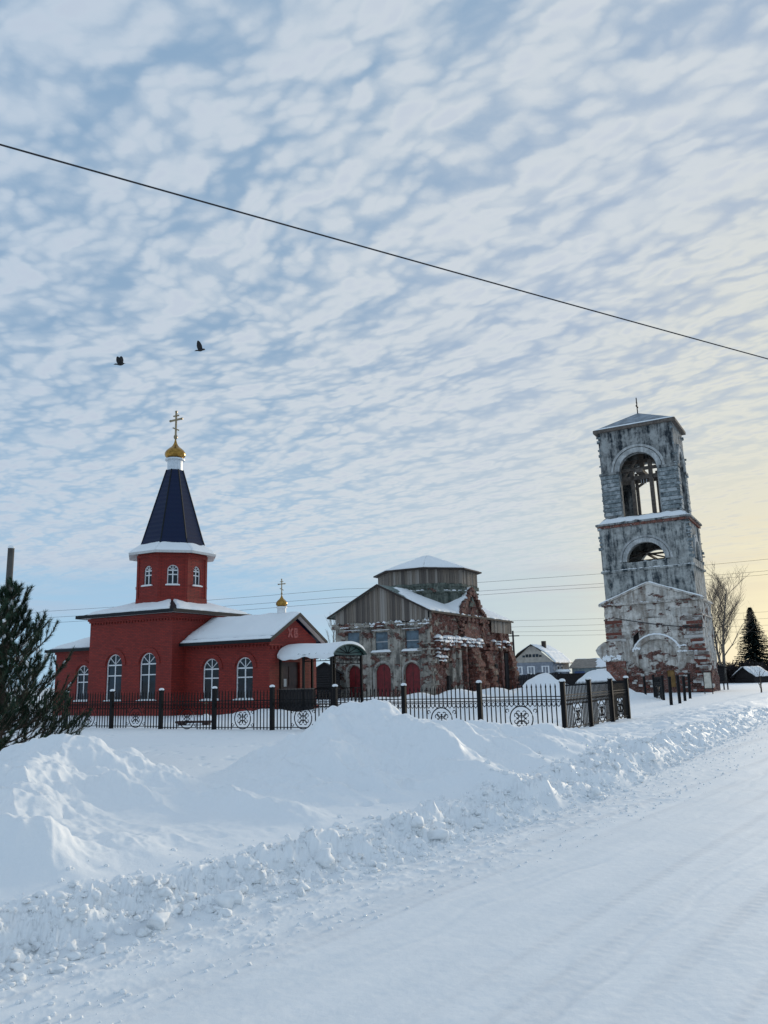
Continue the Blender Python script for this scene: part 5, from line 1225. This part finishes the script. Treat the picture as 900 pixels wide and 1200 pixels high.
# dark plank fence in front of the house
t = thing('plank_fence', 'dark plank fence behind the heaped snow in front of the grey blue house', 'fence', (14.0, 93.0, 0), R(-7))
mb = MB(); x = 0; rs = random.Random(3)
while x < 11.5:
    wd = rs.uniform(.14, .2); mb.box(x, x + wd - .015, -.02, .02, -.2, 1.72 + rs.uniform(-.08, .08) + .25 * math.sin(x * .5)); x += wd
p = mb.build('plank', 'black_wood', t); p['kind'] = 'stuff'
for z in (.5, 1.3): MB().box(0, 11.5, .021, .08, z, z + .1).build('rail', 'black_wood', t)
for x in (.1, 3.9, 7.7, 11.4): MB().box(x - .07, x + .07, .081, .2, -.4, 1.8).build('post', 'black_wood', t)
# outbuildings at the far right and behind the porch
def log_shed(name, label, loc, w_, l_, h_, hr_, rz, snow_=True, mat='black_wood'):
    t = thing(name, label, 'shed', loc, rz)
    MB().box(-w_ / 2, w_ / 2, 0, l_, -.5, h_).build('wall', mat, t)
    mb = MB()
    for k in range(int(h_ / .22)): mb.tube([(-w_ / 2 - .12, -.02, .12 + k * .22), (w_ / 2 + .12, -.02, .12 + k * .22)], .10, 6)
    lg = mb.build('log', mat, t); lg['kind'] = 'stuff'
    MB().wall([(-w_ / 2, h_), (w_ / 2, h_), (0, hr_)], [], lambda u, v, d: (u, d, v), .15).build('gable', mat, t)
    mb = MB(); e = .45
    for sg in (-1, 1): mb.ext([(0, -.4, hr_ + .1), (sg * (w_ / 2 + e), -.4, h_ - .15), (sg * (w_ / 2 + e), -.4, h_ - .27), (0, -.4, hr_ - .02)], (0, l_ + .8, 0))
    rf = mb.build('roof', mat, t)
    if snow_:
        sn = MB()
        for sg in (-1, 1): snow_sheet(sn, ((sg * (w_ / 2 + e), -.42, h_ - .15), (sg * (w_ / 2 + e), l_ + .4, h_ - .15), (0, l_ + .4, hr_ + .1), (0, -.42, hr_ + .1)), 18, 10, .2, int(loc[0]) + sg)
        sn.build('roof_snow', 'snow', rf, True)
log_shed('log_cabin', 'dark log cabin with snow-edged gable roof under the spruce', (47.3, 112.0, gz(47.3, 112) - .3), 2.4, 4, 1.3, 2.3, R(-50))
log_shed('barn', 'black windowless barn beneath the bare birch right of the tower', (42.0, 113.0, gz(42, 113) - .3), 5.5, 6, 2.6, 3.4, R(-20), False)
log_shed('shed', 'dark shed glimpsed beyond the porch canopy between the two churches', (-5.9, 78.0, 0), 2.6, 4, 2.5, 3.3, R(0), False)

# ================================================================== trees
def branch_tree(name, label, cat, loc, h, spread, mat, seed, levels=4, r0=.16, group=None, kids=(7, 5, 4, 3), up=.55, trunks=1):
    t = thing(name, label, cat, loc, 0, group); rs = random.Random(seed); tr = MB(); tw = MB()
    def grow(p, d, L_, r_, lv, mb):
        n = 5 if lv < 2 else 3; pts = [p.copy()]; q_ = p.copy(); dd = d.copy()
        for i in range(n):
            dd = (dd + Vector((rs.uniform(-1, 1), rs.uniform(-1, 1), rs.uniform(-.3, .7))) * (.07 if lv == 0 else .16)).normalized(); q_ = q_ + dd * (L_ / n); pts.append(q_.copy())
        mb.tube(pts, [max(r_, .010 * h / 9) * (1 - .75 * i / n) for i in range(n + 1)], 6 if lv == 0 else (4 if lv < 2 else 3), caps=False)
        if lv >= levels - 1: return
        for k in range(kids[lv]):
            f = (.28 if lv == 0 else .25) + (.70 if lv == 0 else .72) * (k + rs.random()) / kids[lv]; i = min(n - 1, int(f * n)); b_ = pts[i].lerp(pts[i + 1], f * n - i)
            a = rs.uniform(0, 2 * math.pi); side = Vector((math.cos(a), math.sin(a), up)).normalized()
            ax = (pts[i + 1] - pts[i]).normalized(); dn = (ax * .75 + side * (.85 if lv == 0 else .8)).normalized()
            grow(b_, dn, (spread if lv == 0 else L_ * .55) * (1 - .55 * f if lv == 0 else 1) * rs.uniform(.7, 1.15), r_ * (1 - .7 * f) * .45, lv + 1, tw)
    for k in range(trunks):
        a = rs.uniform(0, 6.28); grow(Vector((.25 * k * math.cos(a), .25 * k * math.sin(a), -.3)), Vector((.10 * k * math.cos(a), .1 * k * math.sin(a), 1)).normalized(), h * (1 - .12 * k), r0 * (1 - .15 * k), 0, tr)
    tr.build('trunk', mat, t, True, False); tw.build('crown', 'birch_twigs' if mat == 'birch_bark' else 'twigs', t, True, False); return t
branch_tree('birch_tree', 'tall bare birch with fine spreading twigs right of the bell tower', 'tree', (45.9, 115.0, gz(45.9, 115) - .2), 13.4, 6.8, 'birch_bark', 3, 4, .24, kids=(22, 7, 7, 3), up=.50, trunks=2)
branch_tree('bare_tree', 'pale leafless tree showing between the red church gable and ruined church', 'tree', (-7.6, 110.0, 0), 9.5, 3.2, 'birch_bark', 5, 4, .12, kids=(12, 6, 5, 3), up=.8)
branch_tree('bare_tree', 'small leafless shrub tree on the snowy slope below the log cabin', 'tree', (26.6, 60.5, gz(26.6, 60.5) - .1), 1.9, 1.5, 'bark', 8, 4, .07, kids=(8, 5, 4, 2), up=.5)
0 and branch_tree('bare_tree', 'leafless tree top poking above the rear roof of the ruined church', 'tree', (22.5, 128.0, 0), 10.6, 3.4, 'bark', 15, 4, .14, kids=(12, 6, 5, 3), up=.7)
def spruce(loc, h, wd, label, seed):
    t = thing('spruce_tree', label, 'tree', loc); rs = random.Random(seed)
    MB().tube([(0, 0, -.3), (0, 0, h * .5), (0, 0, h)], [.18, .08, .01], 6).build('trunk', 'bark', t, False, False)
    vs = []; fs = []; z = h * .04
    while z < h:
        f = z / h; L_ = wd * (1 - f) ** .85 * .5 + .12; n = int(7 + 9 * (1 - f)); ph = rs.uniform(0, 6)
        for k in range(n):
            a = ph + 6.283 * k / n + rs.uniform(-.2, .2); l = L_ * rs.uniform(.7, 1.12); c, s_ = math.cos(a), math.sin(a)
            m_ = max(3, int(l * 4.5))
            for j in range(m_):
                g = (j + .6) / m_; x = l * g; zz = z - .38 * x + .18 * x * x / max(l, .3); w_ = .34 * (1.1 - g * .5)
                for q_ in range(3):
                    aa = a + rs.uniform(-.9, .9); dl = w_ * rs.uniform(.7, 1.4); kx = len(vs); p = Vector((c * x, s_ * x, zz + rs.uniform(-.06, .06))); d = Vector((math.cos(aa), math.sin(aa), rs.uniform(-.75, .05))) * dl; o_ = Vector((-math.sin(aa), math.cos(aa), rs.uniform(-.4, .4))) * .19
                    vs += [p - o_, p + o_, p + d]; fs.append((kx, kx + 1, kx + 2))
        z += .16 + .20 * (1 - f)
    mb = MB(); mb.v = [tuple(v) for v in vs]; mb.f = fs; mb.mi = [0] * len(fs); mb.build('crown', 'spruce_needles', t, False, False)
spruce((65.6, 150.0, gz(65.6, 150) - .2), 12.4, 9.6, 'dark pointed spruce standing above the log cabin', 3)
spruce((70.5, 151.0, gz(70.5, 151) - .2), 9.5, 6.5, 'shorter dark spruce crowding the taller pointed spruce', 6)
# distant scrub and wood as one mass
mb = MB(); rs = random.Random(11); vs = []; fs = []
for k in range(90):
    if k < 54: y = rs.uniform(117, 128) if k < 40 else rs.uniform(130, 150); x = y * (.382 + .13 * (k % 27 + rs.random()) / 27); r_ = rs.uniform(1.5, 2.9); z0 = gz(x, y)
    else: y = rs.uniform(400, 700); x = y * rs.uniform(-.75, .6); r_ = rs.uniform(3, 6); z0 = -1
    for j in range(520 if k < 54 else 90):
        d = Vector((rs.gauss(0, 1), rs.gauss(0, 1), abs(rs.gauss(0, 1)))).normalized() * r_ * rs.random() ** .4; p = Vector((x, y, z0)) + Vector((d.x, d.y, d.z * 1.1))
        a = Vector((rs.uniform(-1, 1), rs.uniform(-1, 1), rs.uniform(.2, 1.5))) * .13 * r_; b_ = Vector((rs.uniform(-1, 1), rs.uniform(-1, 1), rs.uniform(-.3, .3))) * .05 * r_; kx = len(vs); vs += [p - b_, p + b_, p + a]; fs.append((kx, kx + 1, kx + 2))
mb.v = [tuple(v) for v in vs]; mb.f = fs; mb.mi = [0] * len(fs); o_ = mb.build('distant_wood', 'twigs', None, False, False); tag(o_, 'dark tangle of distant scrub and woodland along the horizon', 'woodland', kind='stuff')

def pine(loc, h, label, seed):
    t = thing('pine_tree', label, 'tree', loc); rs = random.Random(seed); lb = MB(); NV = []; NF = []; sn = MB()
    MB().tube([(0, 0, -.4), (.03, 0, h * .35), (0, .02, h * .7), (0, 0, h)], [.085, .065, .035, .012], 8).build('trunk', 'bark', t, True, False)
    def brush(p0, p1, n, ln):
        ax = (p1 - p0); L_ = ax.length; ax.normalize(); u_ = ax.orthogonal().normalized(); v_ = ax.cross(u_)
        for i in range(n):
            f = rs.random(); a = rs.uniform(0, 6.283); b_ = p0 + ax * (L_ * f); rad = u_ * math.cos(a) + v_ * math.sin(a)
            l = ln * rs.uniform(.65, 1.15); d = (ax * rs.uniform(.5, 1.1) + rad * rs.uniform(.5, .9)).normalized() * l; w_ = ax.cross(rad).normalized() * .0065
            k = len(NV); NV.extend([b_ - w_, b_ + w_, b_ + d]); NF.append((k, k + 1, k + 2))
    def twig(p, d, l, lv):
        pts = [p]; q_ = p.copy(); dd = d.copy(); n = 4
        for i in range(n):
            dd = (dd + Vector((rs.uniform(-.1, .1), rs.uniform(-.1, .1), .13 + .05 * lv))).normalized(); q_ = q_ + dd * l / n; pts.append(q_.copy())
        lb.tube(pts, [(.020 if lv == 0 else .009) * (1 - .6 * i / n) for i in range(n + 1)], 4, caps=False)
        if lv == 0:
            m_ = max(4, int(l * 8.5))
            for k in range(m_):
                f = .18 + .8 * (k + rs.random()) / m_; i = min(n - 1, int(f * n)); b_ = pts[i].lerp(pts[i + 1], f * n - i); ax = (pts[i + 1] - pts[i]).normalized(); sd_ = ax.cross(Vector((0, 0, 1))).normalized() * rs.choice((-1, 1))
                twig(b_, (ax * .6 + sd_ * rs.uniform(.4, .9) + Vector((0, 0, rs.uniform(.0, .45)))).normalized(), (l * .42 * (1.1 - f * .6) + .10) * rs.uniform(.7, 1.2), 1)
            brush(pts[-2], pts[-1] + dd * .05, 95, .12)
            if rs.random() < .65 and p.z < h * .8:
                i = rs.choice((2, 3)); c = pts[i]; d2 = (pts[4] - pts[1]).normalized() * rs.uniform(.06, .13); o2 = Vector((0, 0, .03)); sn.tube([c - d2 + o2, c - d2 * .4 + o2 * 1.5, c + d2 * .4 + o2 * 1.4, c + d2 + o2], [.012, rs.uniform(.03, .055), rs.uniform(.03, .05), .012], 6)
        else:
            brush(pts[1], pts[-1] + dd * .03, 100, .115)
            if rs.random() < .16 and p.z < h * .75:
                c = pts[3]; d2 = (pts[4] - pts[2]).normalized() * rs.uniform(.04, .09); o2 = Vector((0, 0, .03)); sn.tube([c - d2 + o2, c + o2 * 1.3, c + d2 + o2], [.01, rs.uniform(.02, .04), .01], 5)
    z = .12
    while z < h * .93:
        f = z / h; n = 6 if f < .75 else 5; ph = rs.uniform(0, 6.28); L_ = (1.55 * (1 - f) ** .75 + .16) * rs.uniform(.9, 1.08)
        for k in range(n):
            a = ph + 6.283 * k / n + rs.uniform(-.3, .3); e = -.05 + .95 * f
            twig(Vector((0, 0, z + rs.uniform(-.05, .05))), Vector((math.cos(a) * (1 - .5 * f), math.sin(a) * (1 - .5 * f), e)).normalized(), L_ * rs.uniform(.75, 1.15), 0)
        z += .20 + .10 * f
    brush(Vector((0, 0, h - .35)), Vector((0, 0, h + .05)), 130, .12)
    lb.build('limbs', 'bark', t, False, False); mb = MB(); mb.v = [tuple(v) for v in NV]; mb.f = NF; mb.mi = [0] * len(NF); mb.build('needles', 'needles', t, False, False); tf = sn.build('snow_tufts', 'snow', t, True); tf['kind'] = 'stuff'
pine((-7.72, 16.8, gz(-7.72, 16.8) - .05), 3.75, 'young green pine with snow on its lower branches at the left edge', 4)
pine((-9.3, 17.2, gz(-9.3, 17.2) - .05), 3.3, 'second young pine mostly cut off by the left edge', 9)

# ================================================================== poles, wires, birds
t = thing('utility_pole', 'weathered wooden pole rising behind the young pine', 'pole', (-13.75, 30.0, -.3))
MB().tube([(-.0, 0, -.3), (.0, 0, 3.5), (.0, 0, 7.05)], [.14, .125, .115], 12).build('shaft', 'pole_wood', t, True); MB().lathe([(.13, 7.05), (.12, 7.12), (.04, 7.17)], (0, 0), 10).build('snow_cap', 'snow', t, True)
t = thing('utility_pole', 'thin dark pole between the ruined church and the grey blue house', 'pole', (18.1, 120.0, -.3))
MB().tube([(0, 0, 0), (0, 0, 8.4)], [.17, .13], 8).build('shaft', 'black_wood', t, True); MB().box(-.9, .9, -.05, .05, 7.6, 7.75).build('crossarm', 'black_wood', t)
def wire(label, pts, r_, grp=None, n=40, sag=0.0):
    mb = MB(); P_ = [Vector(p) for p in pts]; seg = []
    for a, b_ in zip(P_[:-1], P_[1:]):
        for i in range(n): f = i / n; seg.append(a.lerp(b_, f) - Vector((0, 0, 4 * sag * f * (1 - f))))
    seg.append(P_[-1]); o_ = mb.tube(seg, r_, 5).build('power_line', 'cable', None, True, False); return tag(o_, label, 'wire', grp)
A_, B_ = Vector((-3.4, 6.6, 6.61)), Vector((6.1, 12.3, 6.61)); d_ = (B_ - A_)
wire('thick black cable crossing the whole sky above the churches', [A_ - d_ * 1.2, B_ + d_ * 1.2], .009, None, 60, .12)
def at(u, v, Y):   # a point Y metres ahead, measured from the photograph
    k = (u - 450) / 968; return (Y * (k * .9997) * 1.02 / (1.0), Y, 1.7 + (795.6 - .0245 * (u - 450) - v) / 990 * Y)
for i, (vl, vm, vr, w_) in enumerate(((716, 689.5, 653, 'uppermost'), (723.5, 699, 667, 'middle'), (730, 705, 671.5, 'lowest'))):
    wire('%s of the three thin wires strung behind the churches' % w_, [at(-60, vl + 14, 92), at(56, vl, 92), at(400, vm, 92), at(620, (677, 687.8, 692)[i], 92), at(900, vr, 92), at(1100, vr - 13, 92)], .016, 'thin wires strung behind the churches', 12, .12)
for i, (va, vb) in enumerate(((727, 722), (734.5, 729), (740.5, 736), (745, 742))):
    wire('%s of the four faint wires above the grey blue house' % ('topmost', 'second from top', 'third from top', 'lowest')[i], [at(520, va + 1, 121), at(601, va, 121), at(760, vb, 121), at(900, vb - 6 + i, 121), at(1000, vb - 9, 121)], .016, 'faint wires above the house', 8, .1)
def bird(label, loc, rz, rx, wing, seed):
    me = MB()
    def ring(pts):  # body along x
        me.tube([p for p, r_ in pts], [r_ for p, r_ in pts], 10)
    ring([((.36, 0, .05), .006), ((.30, 0, .05), .016), ((.265, 0, .05), .034), ((.225, 0, .045), .036), ((.16, 0, .02), .034), ((.08, 0, -.005), .058), ((-.01, 0, -.02), .078), ((-.10, 0, -.025), .064), ((-.17, 0, -.02), .038), ((-.20, 0, -.018), .02)])
    me.ext([(-.14, -.03, -.02), (-.14, .03, -.02), (-.25, .05, -.03), (-.26, 0, -.03), (-.25, -.05, -.03)], (0, 0, -.018))
    for sg in (-1, 1):
        W = lambda x, s_: Vector((x, sg * (.03 + s_ * math.cos(wing)), .02 + s_ * math.sin(wing)))
        c = [(.11, .0), (.13, .10), (.11, .22), (.05, .36), (-.02, .46), (-.08, .47), (-.15, .36), (-.18, .18), (-.15, .0)]
        nrm = Vector((0, -sg * math.sin(wing), math.cos(wing))) * .018
        me.ext([W(x, s_) - nrm * .5 for x, s_ in c], nrm)
    o_ = me.build('bird', 'feather', None, True); m_ = o_.modifiers.new('skin', 'REMESH'); m_.mode = 'VOXEL'; m_.voxel_size = .010; m_.use_smooth_shade = True
    o_.location = loc; o_.rotation_euler = (rx, R(12), rz); return tag(o_, label, 'bird', 'birds flying over the red church')
bird('lower left black bird in flight with neck outstretched', (-13.35, 40, 17.9), R(176), R(-24), R(50), 1)
bird('upper right black bird in flight nearer the long cable', (-9.72, 42, 19.4), R(168), R(20), R(40), 2)
